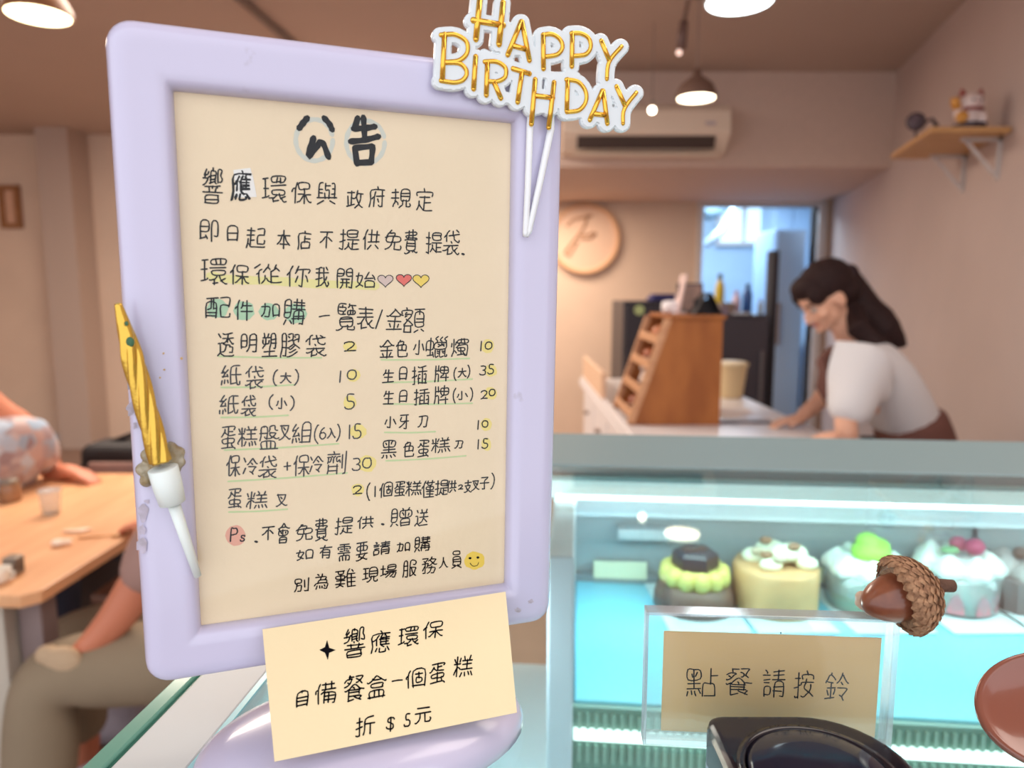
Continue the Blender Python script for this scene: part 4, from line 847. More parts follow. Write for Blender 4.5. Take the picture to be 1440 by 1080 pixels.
'燭': [[75,1,75,7],[72,88,72,71],[0,48,3,57,4,69],[47,70,43,56],[23,56,29,72],[54,71,54,88],[32,45,38,39],[32,45,43,56],[32,45,27,44],[71,11,75,7],[71,11,70,17,66,19],[27,17,22,26,14,30],[55,46,55,10],[38,39,73,40,74,26,38,26,38,39],[47,70,89,71,90,88,38,88,37,72,47,70],[33,8,71,11],[15,90,14,30,8,12,1,1],[71,3,75,0,82,0,87,4,90,55,43,56]],
'生': [[14,70,18,89],[14,70,11,68,2,53],[84,69,14,70],[0,0,90,0],[12,37,80,37],[44,0,44,90]],
'插': [[37,27,50,27],[12,37,0,35],[86,27,74,27],[12,40,24,42,27,46],[22,69,1,69],[90,65,35,65],[62,85,62,6],[38,6,86,6],[86,0,86,47,74,47],[12,90,12,5,11,1,4,1],[37,1,37,45,48,49],[35,86,47,84,82,89]],
'牌': [[23,89,23,62],[58,46,57,40,53,37,41,31],[26,2,26,40,4,40],[60,81,62,90],[90,23,37,23],[62,47,64,80],[73,37,73,2],[41,63,87,63],[0,0,4,28,5,88],[31,61,5,61],[64,80,41,80,41,48,86,47,87,79,64,80]],
'牙': [[56,50,54,42,33,24,6,8,0,9],[65,89,65,5,60,0,49,0,45,2],[19,77,14,50,90,50],[85,90,10,90]],
'刀': [[0,2,5,1,15,8,30,30,38,57,40,89],[6,90,90,89,89,44,84,8,81,2,74,0,61,0,55,5]],
'黑': [[68,82,64,80,59,68],[30,13,32,13,33,1],[59,2,57,10,54,13],[11,14,5,3,0,0],[89,2,77,15],[31,70,24,81],[45,59,77,59,78,90,12,90,13,59,45,59],[10,43,81,43],[0,27,90,27],[45,27,45,90]],
'個': [[90,6,34,6],[0,45,1,51,6,59,13,63],[63,45,75,44,75,22,51,22,51,45,63,45],[79,63,46,63],[63,75,63,45],[34,1,34,85,90,85,90,2],[22,90,13,66,15,0]],
'僅': [[0,49,6,59,13,61],[87,29,33,29],[36,16,84,16],[90,1,29,1],[89,81,30,81],[60,56,84,56,83,41,36,41,36,56,60,56],[60,66,60,1],[14,0,13,63,23,89],[45,90,45,68,59,66,75,69,75,90]],
'支': [[90,3,85,0,74,2,58,8,49,15],[0,1,7,0,24,5,39,11,42,15],[20,49,22,38,42,15],[49,15,42,15],[45,90,45,49],[84,74,5,74],[49,15,51,19,61,27,70,40,71,49,10,49]],
'子': [[73,89,70,82,45,63,44,2,40,0,25,0,20,4],[0,46,90,46],[81,90,11,90]],
'會': [[43,60,43,39],[90,68,81,67,60,76],[58,46,60,52],[30,46,27,52,23,55],[19,13,69,13],[60,76,46,90,39,87,29,76],[60,76,59,72,30,72,29,76],[8,67,12,60],[19,0,69,0],[69,0,69,27,19,27,19,0],[29,76,3,65,0,66],[12,60,12,38,75,39,75,60,12,60]],
'贈': [[48,68,51,67,56,56],[22,16,28,6],[80,66,76,56],[81,90,76,77],[45,4,85,4],[26,66,2,66],[85,19,45,19],[0,3,7,15,6,18],[53,77,54,84,51,89],[65,46,65,77],[26,46,2,46],[65,77,90,76,90,46,40,46,40,77,65,77],[2,46,3,27,26,27,26,85,2,85,2,46],[45,0,46,34,84,34,85,4]],
'送': [[84,18,63,39,58,40],[58,40,47,25,36,17,31,17],[1,55,15,54,15,14],[71,72,78,90],[17,76,6,89],[41,90,46,80],[15,14,30,4,40,2,89,3],[15,14,4,9,0,4,0,0],[46,80,45,71],[58,40,59,71],[30,48,90,48],[86,71,33,71]],
'如': [[26,20,39,10],[26,20,26,23],[26,20,15,6,1,0],[55,9,90,9],[16,69,14,68],[90,4,90,78,55,79,55,1],[26,23,35,39,40,68,0,68],[26,23,7,37,14,68,16,69,18,90]],
'有': [[22,20,78,20],[21,52,14,50,0,37],[34,77,36,90],[78,39,22,39],[57,2,61,0,73,0,77,2,78,56,23,58],[1,77,90,77],[22,0,21,54,29,77]],
'需': [[34,26,34,1],[15,65,33,65],[59,1,59,26],[58,54,79,54],[33,54,12,54],[44,41,42,27],[58,65,76,65],[82,90,9,90],[45,52,45,90],[2,63,3,77,88,77,89,63],[90,41,0,41],[10,1,10,26,42,27,83,26,83,2,80,0,72,1]],
'要': [[67,33,67,28,56,16,55,11],[55,11,41,11],[55,11,56,9,82,1,89,2],[1,1,8,0,30,4,39,6,41,11],[21,19,16,17],[21,19,26,33],[21,19,40,13,41,11],[32,35,36,51],[32,90,32,52],[87,90,2,90],[57,90,57,52],[57,52,82,51,82,73,8,73,8,51,57,52],[0,34,90,34]],
'請': [[4,59,27,59],[30,72,0,72],[5,44,27,44],[83,19,47,19],[12,90,17,82,16,78],[83,33,47,33],[39,58,90,58],[42,84,87,84],[86,71,44,71],[4,6,28,6,28,30,4,30,4,1],[64,89,64,58],[47,0,48,46,83,45,83,2,81,0,69,2]],
'別': [[65,5,71,1,85,1,89,3,90,90],[20,1,30,0,38,3,42,39,16,41],[62,79,62,27],[16,59,42,60,41,87,4,87,4,60,16,59],[16,59,12,24,0,3]],
'為': [[50,21,53,10],[33,19,35,5],[72,14,68,22,63,25],[8,2,15,15,16,21],[50,89,45,72],[26,81,20,89,16,90],[35,53,41,71],[71,53,73,71,4,71],[20,35,22,41,34,53,81,53,80,34],[0,23,19,35,90,34,88,11,83,1,70,0,64,3]],
'難': [[53,61,45,55,38,55],[20,23,18,22],[34,7,18,16],[1,1,10,6,18,16],[77,78,73,87],[90,68,55,69],[89,26,54,26],[90,5,54,5],[75,5,75,68],[54,47,89,47],[3,35,39,35],[10,87,11,71,31,71,32,87],[0,83,41,83],[38,55,37,61,3,61,3,47,37,47,38,55],[18,16,18,22,20,23,20,71],[41,22,0,22],[54,0,53,64,60,87,64,90]],
'現': [[41,72,84,72],[23,2,31,0,45,11,50,22,51,34],[41,54,84,54],[90,10,87,0,70,2,69,34],[27,57,2,57],[30,88,1,88],[15,88,15,24],[51,34,84,36,82,90,41,89,41,36,51,34],[0,18,31,27]],
'場': [[57,5,70,25,71,34],[46,48,42,34],[82,75,41,75],[31,6,35,7,47,19,53,27,54,33],[90,48,31,48],[24,68,1,68],[41,75,42,89,82,89,82,61,42,60,41,75],[14,90,14,30],[0,22,12,27,14,30,26,34],[25,22,42,34,85,34,85,15,82,3,78,0,71,0,68,3]],
'服': [[73,16,90,2],[73,16,73,20],[73,16,60,4,56,3],[6,38,30,37],[58,52,63,35,70,22,73,20],[30,64,6,64],[71,68,85,68,86,89,48,89,48,1],[73,20,77,22,84,36,88,51,48,52],[0,2,6,28,7,90,30,89,30,3,24,0,16,3]],
'務': [[0,17,12,41,17,44],[49,75,38,69],[49,75,63,58],[56,31,58,31],[30,34,35,49],[9,70,17,64],[35,49,44,46,58,52,63,58],[67,58,63,58],[67,58,69,54,82,48,90,49],[67,58,78,72,80,79,53,81],[17,64,30,79,31,85,1,86],[41,31,81,31,76,3,72,0,65,0,60,3],[33,2,41,4,50,14,58,32,59,41],[7,3,17,2,18,7,17,64],[1,53,35,53,35,49],[49,75,55,90]],
'人': [[0,0,10,4,23,18,33,34,40,58,43,60],[43,60,48,57,55,36,67,17,80,4,86,0,90,1],[43,60,43,90]],
'員': [[78,45,12,45],[78,31,12,31],[61,9,61,17],[28,9,28,17],[74,84,72,90,18,90,17,72,73,72,74,84],[12,31,13,59,78,58,77,17,12,17,12,31],[35,9,27,9,5,0,0,1],[90,1,84,1,63,9,55,9]],
'自': [[41,90,38,77],[0,53,90,53],[90,29,0,29],[0,6,90,6],[0,0,1,77,90,76,90,1]],
'備': [[11,60,4,57,0,45],[38,47,43,62],[85,16,36,16],[36,0,36,45],[47,90,47,63],[73,90,73,63],[85,31,36,31],[60,46,60,3],[31,80,87,80],[38,47,85,45,84,2,82,0,77,1],[27,62,90,62],[13,0,11,63,20,90],[38,47,25,41]],
'餐': [[90,40,83,38,69,43],[44,4,20,1],[63,68,69,68],[63,68,61,72,52,75],[63,68,61,64,52,62],[69,68,79,60],[69,68,77,79,79,86,51,86],[20,28,68,28],[69,43,44,59,23,45,20,41],[41,86,22,86],[39,47,43,46,45,40],[19,59,11,64],[68,19,74,14],[22,76,22,90],[20,18,68,19],[20,41,20,1],[69,43,68,19],[68,38,20,39,19,41,5,37,0,38],[77,16,69,9,68,6],[1,51,4,50,17,56,28,64,34,72,34,75,14,76,1,66],[78,0,66,6,46,13,46,18]],
'盒': [[34,0,34,26],[65,74,62,69,28,69,26,74],[55,0,55,26],[70,44,70,57,19,56,20,39,69,39,70,44],[85,0,3,0],[13,0,14,27,75,27,76,0],[0,65,5,63,26,74,45,90,65,74,85,65,90,66]],
'折': [[72,54,72,1],[0,36,30,44],[33,3,42,27,44,82,83,89],[0,69,29,69],[15,90,15,6,13,1,7,0,0,3],[90,55,43,55]],
'元': [[58,56,58,12,60,2,86,2,89,8,90,17,87,25],[0,2,4,0,10,3,21,16,27,31,30,56],[12,90,79,90],[2,57,88,57]],
'點': [[51,4,86,4],[13,67,11,78],[0,0,4,14],[36,19,41,8],[15,15,16,3],[22,18,25,16,29,4],[90,67,68,67],[27,65,30,79],[20,88,39,87,39,56,3,56,3,88,20,88],[39,43,2,43],[20,28,20,88],[68,90,68,40],[41,28,1,26],[51,0,51,40,68,40,86,39,86,0]],
'按': [[15,34,0,32],[78,47,76,34,67,16],[49,47,44,28,63,16],[31,3,36,1,45,3,58,10,63,16],[63,16,67,16],[87,2,67,16],[57,64,53,48],[63,76,59,90],[0,68,25,68],[0,3,4,0,13,1,14,3,15,88],[37,63,37,76,63,76,88,76,89,63],[15,37,27,39,34,48,90,48]],
'鈴': [[20,83,32,75,37,68],[20,83,20,89],[66,10,55,17],[66,10,72,0],[66,10,82,31,83,39,48,39],[65,83,68,82,80,64,90,56],[65,83,65,88,69,90],[65,83,62,82,52,66,42,56],[5,30,8,16],[63,59,69,49],[32,33,33,30,29,18],[30,61,9,61,5,66],[19,61,19,6],[34,43,4,43],[34,9,1,3],[20,83,16,82,5,66,1,65,0,60]],
'(': [[87,0,80,0,55,6,16,22,0,37,0,52,16,67,32,75,71,87,90,90]],
')': [[0,90,19,88,68,71,80,64,90,51,87,33,68,19,19,2,3,0]],
'0': [[33,1,53,0,68,4,74,7,83,17,89,29,90,54,83,73,74,83,68,86,49,90,28,88,16,82,9,76,0,55,0,35,9,14,16,8,33,1]],
'1': [[0,90,0,0]],
'2': [[0,71,5,81,11,85,24,89,40,90,56,88,66,84,77,73,78,66,73,52,61,39,32,17,26,6],[90,6,24,6,1,0]],
'3': [[15,88,32,90,52,90,70,87,80,83,87,72,84,61,78,56,70,53,64,47],[64,47,48,46],[64,47,67,44,83,38,89,31,90,22,83,10,65,2,42,0,10,4,0,13]],
'4': [[12,32,17,43,50,68,53,71,71,74],[78,90,71,77,71,0],[0,30,11,32,90,32]],
'5': [[82,90,25,90,25,52,60,49,81,41,85,38,90,26,85,13,72,4,59,1,50,0,34,0,14,2,7,5,0,13]],
'6': [[8,46,10,56,15,63,34,77,60,90],[20,50,22,50,20,51,20,50],[20,50,3,42,0,37,1,20,7,11,24,2,37,0,58,0,69,2,83,9,90,19,90,29,83,38,70,44,58,47,18,44,8,46]],
'$': [[51,48,69,46,84,39,84,25,81,21,72,16,42,14,20,17,5,23,0,31],[90,71,83,81,64,85,44,86,22,82,16,79,12,74,11,69,15,61,26,56,48,54],[49,90,49,0]],
'P': [[0,0,0,89,33,90,68,88,82,82,90,69,90,64,85,55,73,48,58,45,45,44,0,44]],
's': [[90,71,82,84,66,88,49,90,29,88,21,83,16,74,16,69,21,61,29,54,68,37,78,30,82,19,80,12,75,5,61,0,31,0,9,6,0,20]],
'/': [[90,90,0,0]],
}

# ================================================================== GLASS CASE (world yaw -5.4 degrees)
TH = math.radians(-5.4)
GZ = CAMZ-.165                                   # top surface of the glass
CU, CV = Vector((math.cos(TH), math.sin(TH), 0)), Vector((-math.sin(TH), math.cos(TH), 0))
CO = Vector((-.1487, .2282, 0)) - CV*0.0
def cs_(a, b, z): return CO + CU*a + CV*b + Vector((0, 0, z))
def cbox(mb, a0, a1, b0, b1, z0, z1): return mb.obox(cs_(a0, b0, z0), CU*(a1-a0), CV*(b1-b0), (0, 0, z1-z0))
def CP(a, b, z): return cs_(a, b, z)
def rel(px, py, z):
    p = at_z(px, py, z) - CO; return p.dot(CU), p.dot(CV)
m_metal = mat('case_brushed_metal', srgb(196, 202, 204), rough=.5, metal=.1, var=.03, vscale=12)
m_rail = mat('case_rail_grey', srgb(122, 146, 152), rough=.55)
m_green = mat('glass_edge_green', srgb(108, 164, 146), rough=.12, var=.08, vscale=8)
m_greend = mat('glass_edge_dark', srgb(60, 112, 98), rough=.15)
m_glass = clear('case_glass', (.90, .975, .96), r0=.05, rough=.02, power=3.6)
m_glassi = clear('case_glass_side', (.88, .97, .955), r0=.06, rough=.02, power=4)
m_white = mat('case_white_panel', srgb(226, 234, 240), rough=.35)
m_grayp = mat('case_grey_panel', srgb(160, 172, 174), rough=.45)
m_shelf = mat('case_shelf_cyan', srgb(128, 214, 234), rough=.35, var=.03, vscale=6)
WID, FB, RB = 1.25, -.045, .60
ra = rel(785, 655, GZ)[1]
case = thing('display_case', 'glass topped bakery display case with green glass edge and lit cyan interior', 'display case', cs_(.6, .3, 0))
def cpart(name, m, boxes, bevel=0, parent=None, label=None, kind=None):
    b = MB()
    for x in boxes: cbox(b, *x)
    o = b.build(name, m, parent or case, bevel=bevel, label=label)
    if kind: o['kind'] = kind
    return o
cpart('glass_top', m_glass, [(.036, WID-.03, FB, ra, GZ-.008, GZ)])
cpart('top_rail', m_rail, [(.036, WID, ra, RB, GZ-.03, GZ+.001)], bevel=.003)
cpart('light_diffuser', mat('case_lamp_glow', (.82, .98, .97), emit=(.80, .98, .97), estr=.62), [(.06, WID, ra-.006, ra-.0005, GZ-.028, GZ-.0125)], label='glowing white light bar under the rear rail')
cpart('dark_gasket', m_grayp, [(.06, WID, ra-.006, ra-.0005, GZ-.0305, GZ-.028)])
cpart('rail_lip', mat('rail_lip_pale', srgb(176, 204, 204), rough=.4), [(.06, WID, ra-.006, ra-.0005, GZ-.0125, GZ-.0085)])
cpart('side_trim', m_metal, [(.0095, .036, FB, RB, GZ-.03, GZ+.001)], bevel=.0008, label='pale brushed metal trim along the left edge')
cpart('side_glass', m_green, [(0, .0075, FB-.002, RB, .75, GZ+.0015)], bevel=.0008, label='green edged thick side glass')
cpart('side_gasket', m_greend, [(.0075, .0095, FB, RB, .75, GZ)])
cpart('side_glass', m_glassi, [(WID, WID+.008, FB, RB, .75, GZ)])
cpart('trim_line', mat('case_trim_glow', srgb(140, 205, 215), rough=.2), [(.036, .0385, FB, ra, GZ+.0002, GZ+.0009)])
cpart('front_glass', m_glassi, [(.01, WID, FB-.008, FB-.002, .75, GZ-.002)])
cpart('base_cabinet', m_white, [(0, WID, FB-.02, RB, .08, .75)], bevel=.006)
cpart('plinth', m_dk, [(.03, WID-.03, FB+.02, RB-.02, 0, .08)])
SZ = CAMZ-.33
sb0 = rel(815, 985, SZ)[1]; sb1 = RB-.012
pa = .168
cpart('partition', mat('partition_white', srgb(216, 224, 238), rough=.3), [(pa-.020, pa, sb0-.03, sb1, .76, GZ-.032)], bevel=.002, label='pale upright partition left of the cakes')
cpart('inner_floor', m_white, [(.012, pa-.02, FB, sb1, SZ-.12, SZ-.115), (pa, WID, FB, sb0+.02, SZ-.20, SZ-.195)])
cpart('shelf', m_shelf, [(pa+.001, WID, sb0, sb1, SZ-.012, SZ)], bevel=.002, label='cyan lit shelf')
# rear wall: sliding doors with frames
bw = sb1-.004
zrow = lambda py: at_y(1100, py, (cs_(.9, bw, 0)).y).z
cpart('rear_panel', m_grayp, [(pa, WID, bw-.004, bw, .76, GZ-.03)])
cpart('door_sash', m_white, [(pa, WID, bw-.022, bw-.006, zrow(746), zrow(703))], bevel=.002, label='pale horizontal sash of the rear door')
cpart('door_sash', mat('case_sash_grey', srgb(132, 144, 148), rough=.4), [(pa, WID, bw-.016, bw-.006, SZ, SZ+.008)])
lightcol = (.80, 1.0, .98)
cpart('light_housing', m_white, [(pa, WID, bw-.05, bw-.006, zrow(694), zrow(694)+.012)])
tube_ = MB().tube([cs_(pa+.01, bw-.028, zrow(672)), cs_(WID-.01, bw-.028, zrow(672))], .0075, 12).build('light_tube', mat('tube_glow', lightcol, emit=lightcol, estr=3.2), case, smooth=True, label='glowing white light tube')
cpart('door_seam', m_dk, [(.60, .603, bw-.009, bw-.004, SZ+.01, zrow(746))])
cpart('door_handle', m_metal, [(.215, .285, bw-.03, bw-.006, zrow(768)-.006, zrow(768)+.006)], bevel=.002)
# ribbed apron with led strip under the shelf front
zf = lambda py: at_y(860, py, cs_(.2, sb0, 0).y).z
cpart('apron', mat('apron_green', srgb(120, 158, 146), rough=.35), [(pa, WID, sb0-.006, sb0-.0005, zf(1100)-.03, SZ-.002)])
b = MB(); k = pa+.004
while k < WID-.01:
    cbox(b, k, k+.0028, sb0-.0095, sb0-.006, zf(1018), SZ-.006); cbox(b, k, k+.0028, sb0-.0095, sb0-.006, zf(1064), zf(1040)); k += .0068
o = b.build('apron_ribs', mat('apron_rib', srgb(150, 186, 172), rough=.3), case); o['kind'] = 'stuff'
cpart('led_strip', mat('led_glow', (.9, 1, .98), emit=(.9, 1, .98), estr=1.3), [(pa+.001, WID, sb0-.012, sb0-.006, zf(1031), zf(1019))], label='bright led strip under the shelf edge')
l = area('case_light', cs_(.70, (ra+RB)/2-.06, GZ-.034), 1.15, 2.3, (.70, .97, 1.0), target=cs_(.70, .40, SZ), size_y=.05)
l = area('case_light', cs_(.70, ra-.01, GZ-.036), 1.1, 1.0, (.80, .97, 1.0), target=cs_(.70, RB, GZ-.10), size_y=.02)  # extra light added under the rail to brighten the rear sash
l = area('case_light', cs_(.62, FB+.03, GZ-.03), 1.0, .12, (.72, .97, 1.0), target=cs_(.62, .38, SZ), size_y=.03)
point('case_side_light', cs_(.09, .30, SZ+.08), .8, (.8, .95, 1.0), .03)

# ------------------------------------------------------------------ cakes on the shelf
m_board = mat('cake_board', srgb(226, 240, 240), rough=.6)
m_cream = mat('whipped_cream', srgb(240, 246, 236), rough=.6, bump=.3, bscale=60, sss=.1)
def cakeroot(px, label, cat='cake', name='cake'):
    p = at_z(px, 853, SZ); return thing(name, label, cat, p+Vector((0, 0, .0005))), p+Vector((0, 0, .0005))
def board(t, p, w=.040, l=.085):
    M = Matrix.Rotation(TH+.12, 3, 'Z')
    MB().obox(p+M @ Vector((-w, -l*.75, 0)), M @ Vector((w*2, 0, 0)), M @ Vector((0, l*1.4, 0)), (0, 0, .0025)).build('board', m_board, t, bevel=.0008)
    return p+Vector((0, 0, .0026))
def dollop(b, c, r, h, lobes=6, tw=.5):
    b.lathe(c, [(r*.8, 0), (r, h*.15), (r*.92, h*.4), (r*.6, h*.68), (r*.25, h*.9), (.0005, h)], 24, mod=lambda a, hh: 1+.10*math.cos(lobes*(a+hh*40*tw)))
# 1 chocolate cake with a yellow cream band
t, p = cakeroot(975, 'small chocolate cake with a yellow cream band and dark top'); q = board(t, p)
mdc = mat('cake_choc', srgb(96, 70, 62), rough=.5, var=.2, vscale=60)
MB().lathe(q, [(.042, 0), (.041, .012), (.036, .026)], 28).build('sponge', mdc, t, smooth=True)
b = MB()
for k in range(12):
    a = k*math.pi/6; b.ball(q+Vector((math.cos(a)*.028, math.sin(a)*.028, .034)), (.0095, .0095, .011), 10, 8)
b.lathe(q+Vector((0, 0, .026)), [(.030, 0), (.030, .016)], 20)
b.build('cream_band', mat('cream_yellow', srgb(204, 190, 104), rough=.5), t, smooth=True)
MB().lathe(q+Vector((0, 0, .042)), [(.023, 0), (.024, .003), (.0235, .014), (.020, .017), (.001, .0175)], 6).build('chocolate_top', mat('choc_dark', srgb(52, 40, 48), rough=.3), t)
MB().obox(q+Vector((-.012, -.006, .058)), (.024, .004, 0), (-.002, .008, 0), (0, 0, .003)).build('chocolate_chip', mdc, t)
# 2 tan round cake with cream and nuts
t, p = cakeroot(1088, 'round tan cake with cream pieces and nuts on top'); q = board(t, p)
MB().lathe(q, [(.0415, 0), (.043, .002), (.043, .042), (.041, .045), (.001, .0455)], 36, mod=lambda a, h: 1+.006*math.cos(24*a)).build('cake_side', mat('cake_tan', srgb(204, 158, 108), rough=.6, var=.08, vscale=50), t, smooth=True)
b = MB()
for x, y, z, r in ((-.020, .008, .050, .014), (.0, .018, .054, .016), (.016, .0, .056, .017), (.004, -.012, .060, .015), (.026, -.014, .050, .012), (-.012, -.018, .050, .012), (.020, .016, .052, .013)): b.ball(q+Vector((x, y, z)), (r, r*.8, r*.6), 12, 8)
link('cream_topping', fuse([mesh(b.v, b.f)], .0015, 2), mat('cream_pale', srgb(236, 236, 206), rough=.5), t, True)
for x, y, z, c_ in ((-.016, -.016, .060, 0), (-.006, -.024, .058, 1), (.010, -.02, .070, 0), (-.022, -.004, .060, 1), (-.010, .004, .068, 0)):
    MB().ball(q+Vector((x, y, z)), (.007, .004, .004), 10, 6).build('nut', mat('nut_brown', srgb(150, 112, 84), rough=.6) if c_ == 0 else mat('nut_pale', srgb(190, 176, 150), rough=.6), t, smooth=True)
# 3 matcha cup
m_cup = clear('dessert_cup', (.93, .98, .97), r0=.06, rough=.05, power=3, white=.10)
def cup(t, q, r, h): MB().lathe(q, [(r*.9, 0), (r*.92, .001), (r, h), (r*.97, h), (r*.89, .002), (.001, .0015)], 32).build('cup_wall', m_cup, t, smooth=True)
t, p = cakeroot(1214, 'white cream dessert cup with a bright green topping'); q = board(t, p)
cup(t, q, .041, .040)
MB().lathe(q+Vector((0, 0, .0025)), [(.0355, 0), (.036, .012), (.0355, .014)], 30).build('green_layer', mat('matcha_layer', srgb(150, 196, 150), rough=.6, var=.1, vscale=60), t, smooth=True)
MB().lathe(q+Vector((0, 0, .0168)), [(.0362, 0), (.038, .020)], 30).build('cream_layer', m_cream, t, smooth=True)
b = MB()
for k in range(7):
    a = k*2*math.pi/7; dollop(b, q+Vector((math.cos(a)*.028, math.sin(a)*.028, .036)), .015, .022)
b.lathe(q+Vector((0, 0, .036)), [(.036, 0), (.034, .016), (.001, .02)], 24)
b.build('cream_swirls', m_cream, t, smooth=True)
b = MB(); b.ball(q+Vector((0, -.008, .060)), (.020, .018, .012)).ball(q+Vector((-.003, -.006, .070)), (.012, .012, .010)).ball(q+Vector((.008, -.006, .064)), (.012, .012, .010))
link('green_topping', fuse([mesh(b.v, b.f)], .0015, 1), mat('matcha_bright', srgb(160, 222, 84), rough=.5, bump=.4), t, True)
# 4 strawberry cup
t, p = cakeroot(1341, 'white cream dessert cup with pink fruit slices and red berry'); q = board(t, p)
cup(t, q, .041, .042)
MB().lathe(q+Vector((0, 0, .0025)), [(.0345, 0), (.037, .036)], 30).build('cream_layer', m_cream, t, smooth=True)
for k in range(9):
    a = k*2*math.pi/9; c = q+Vector((math.cos(a)*.0368, math.sin(a)*.0368, .004)); tg = Vector((-math.sin(a), math.cos(a), 0)); n = Vector((math.cos(a), math.sin(a), 0))
    MB().loops([[c-tg*.008+n*d, c+tg*.008+n*d, c+tg*.006+Vector((0, 0, .012))+n*d, c+Vector((0, 0, .022))+n*d, c-tg*.006+Vector((0, 0, .012))+n*d] for d in (-.001, .0012)]).build('fruit_slice', mat('strawberry_pink', srgb(216, 130, 140), rough=.4), t)
b = MB()
for k in range(7):
    a = k*2*math.pi/7+.3; dollop(b, q+Vector((math.cos(a)*.028, math.sin(a)*.028, .038)), .015, .024)
b.lathe(q+Vector((0, 0, .038)), [(.036, 0), (.034, .012), (.001, .014)], 24); b.build('cream_swirls', m_cream, t, smooth=True)
MB().ball(q+Vector((.010, -.010, .066)), (.010, .010, .009)).build('berry', mat('berry_red', srgb(176, 60, 96), rough=.35), t, smooth=True)
MB().ball(q+Vector((.002, .004, .064)), (.009, .009, .008)).build('berry', mat('berry_red', (0, 0, 0)), t, smooth=True)
MB().ball(q+Vector((-.014, -.008, .062)), (.010, .006, .004)).build('leaf', mat('leaf_green', srgb(120, 170, 120), rough=.5), t, smooth=True)
# 5 brown-grey cup cake, cut by the frame
t, p = cakeroot(1440, 'grey-brown layered cake in a pleated cup at the right edge'); q = board(t, p)
MB().lathe(q, [(.036, 0), (.042, .035), (.040, .036), (.001, .034)], 40, mod=lambda a, h: 1+.025*math.cos(20*a)).build('pleated_cup', mat('pleated_grey', srgb(128, 112, 112), rough=.6), t)
b = MB()
for k in range(6):
    a = k*math.pi/3; dollop(b, q+Vector((math.cos(a)*.024, math.sin(a)*.024, .033)), .017, .022)
b.lathe(q+Vector((0, 0, .033)), [(.034, 0), (.030, .012), (.001, .014)], 24); b.build('cream_swirls', mat('mocha_cream', srgb(190, 180, 176), rough=.6), t, smooth=True)
for k in range(4): MB().ball(q+Vector((-.010+.007*k, -.004*k, .056)), .006).build('chocolate_ball', mdc, t, smooth=True)
# price cards at the back of the shelf
for px, w, lab in ((872, .060, 'blank cream price card at the rear left of the shelf'), (1160, .026, 'small pale yellow price card left of the green-topped cup'), (1392, .030, 'small pale yellow price card right of the berry cup')):
    p = at_z(px, 820, SZ) if w > .05 else at_z(px, 828, SZ)
    t = thing('price_card', lab, 'price card', p+Vector((0, 0, .0005)))
    MB().obox(p-CU*w/2+Vector((0, 0, .0055)), CU*w, CV*.0008, Vector((0, 0, .018))+CV*.005).build('card_sheet', mat('price_card_cream', srgb(236, 236, 200), rough=.6), t)
    MB().obox(p-CU*w/2-CV*.004+Vector((0, 0, .0005)), CU*w, CV*.014, (0, 0, .005)).build('holder', m_cup, t)

# ================================================================== LAVENDER NOTICE FRAME
def cam2w(v):                                       # camera axes (right, down, forward) -> world
    x, y, z = v; Y = -y; return Vector((x, z*cp+Y*sp, Y*cp-z*sp))
S0 = .2021
BLc = CAM + cam2w(((203-720)/F, (972-540)/F, 1))*(1.15823*S0)
FP = Plane(BLc, cam2w((.93859, -.03614, .34315)), -cam2w((-.00559, .98833, .15222)))
FW, FH = .1465, .2100
ins = [FP.ab(*q, off=-.0035) for q in ((238, 126), (716, 172), (715, 823), (287, 880))]
IX0 = (ins[0][0]+ins[3][0])/2; IX1 = (ins[1][0]+ins[2][0])/2; IY1 = (ins[0][1]+ins[1][1])/2; IY0 = (ins[2][1]+ins[3][1])/2
m_lav = bpy.data.materials.new('lavender_plastic'); m_lav.use_nodes = True
N = m_lav.node_tree.nodes; L = m_lav.node_tree.links; bs = N['Principled BSDF']
bs.inputs['Roughness'].default_value = .22; bs.inputs['Coat Weight'].default_value = .3; bs.inputs['Subsurface Weight'].default_value = 0
tc = N.new('ShaderNodeTexCoord'); nz = N.new('ShaderNodeTexNoise'); nz.inputs['Scale'].default_value = 70; nz.inputs['Detail'].default_value = 5; L.new(tc.outputs['Object'], nz.inputs[0])
rp = N.new('ShaderNodeValToRGB'); e = rp.color_ramp.elements
e[0].position = .20; e[0].color = (*srgb(176, 168, 184), 1); e[1].position = .27; e[1].color = (*srgb(199, 194, 218), 1)
L.new(nz.outputs[0], rp.inputs[0]); L.new(rp.outputs[0], bs.inputs['Base Color'])
sign = thing('notice_frame', 'lavender plastic stand-up frame holding the large handwritten notice', 'picture frame', at_z(530, 1060, GZ))
def rr(x0, x1, y0, y1, r, h, n=6):
    out = []
    for cx, cy, a0 in ((x1-r, y1-r, 0), (x0+r, y1-r, 90), (x0+r, y0+r, 180), (x1-r, y0+r, 270)):
        for k in range(n+1):
            a = math.radians(a0+90*k/n); out.append(FP.P(cx+r*math.cos(a), cy+r*math.sin(a), h))
    return out
Ls = []
for d, h, r in ((.0005, -.016, .0075), (0, -.0155, .008), (0, -.006, .008), (.0006, -.0032, .0075), (.0018, -.0012, .0065), (.0038, -.0002, .005), (.0060, 0, .004), (.0068, 0, .0035)):
    Ls.append(rr(d, FW-d, d, FH-d, r, h))
for d, h, r in ((.0050, 0, .0013), (.0042, 0, .0012), (.0022, -.0003, .0010), (.0010, -.0012, .0008), (.0004, -.0024, .0006), (0, -.0036, .0005), (0, -.0060, .0005)):
    Ls.append(rr(IX0-d, IX1+d, IY0-d, IY1+d, r, h))
MB().loops(Ls, cap0=False, cap1=False).build('frame_border', m_lav, sign, smooth=True)
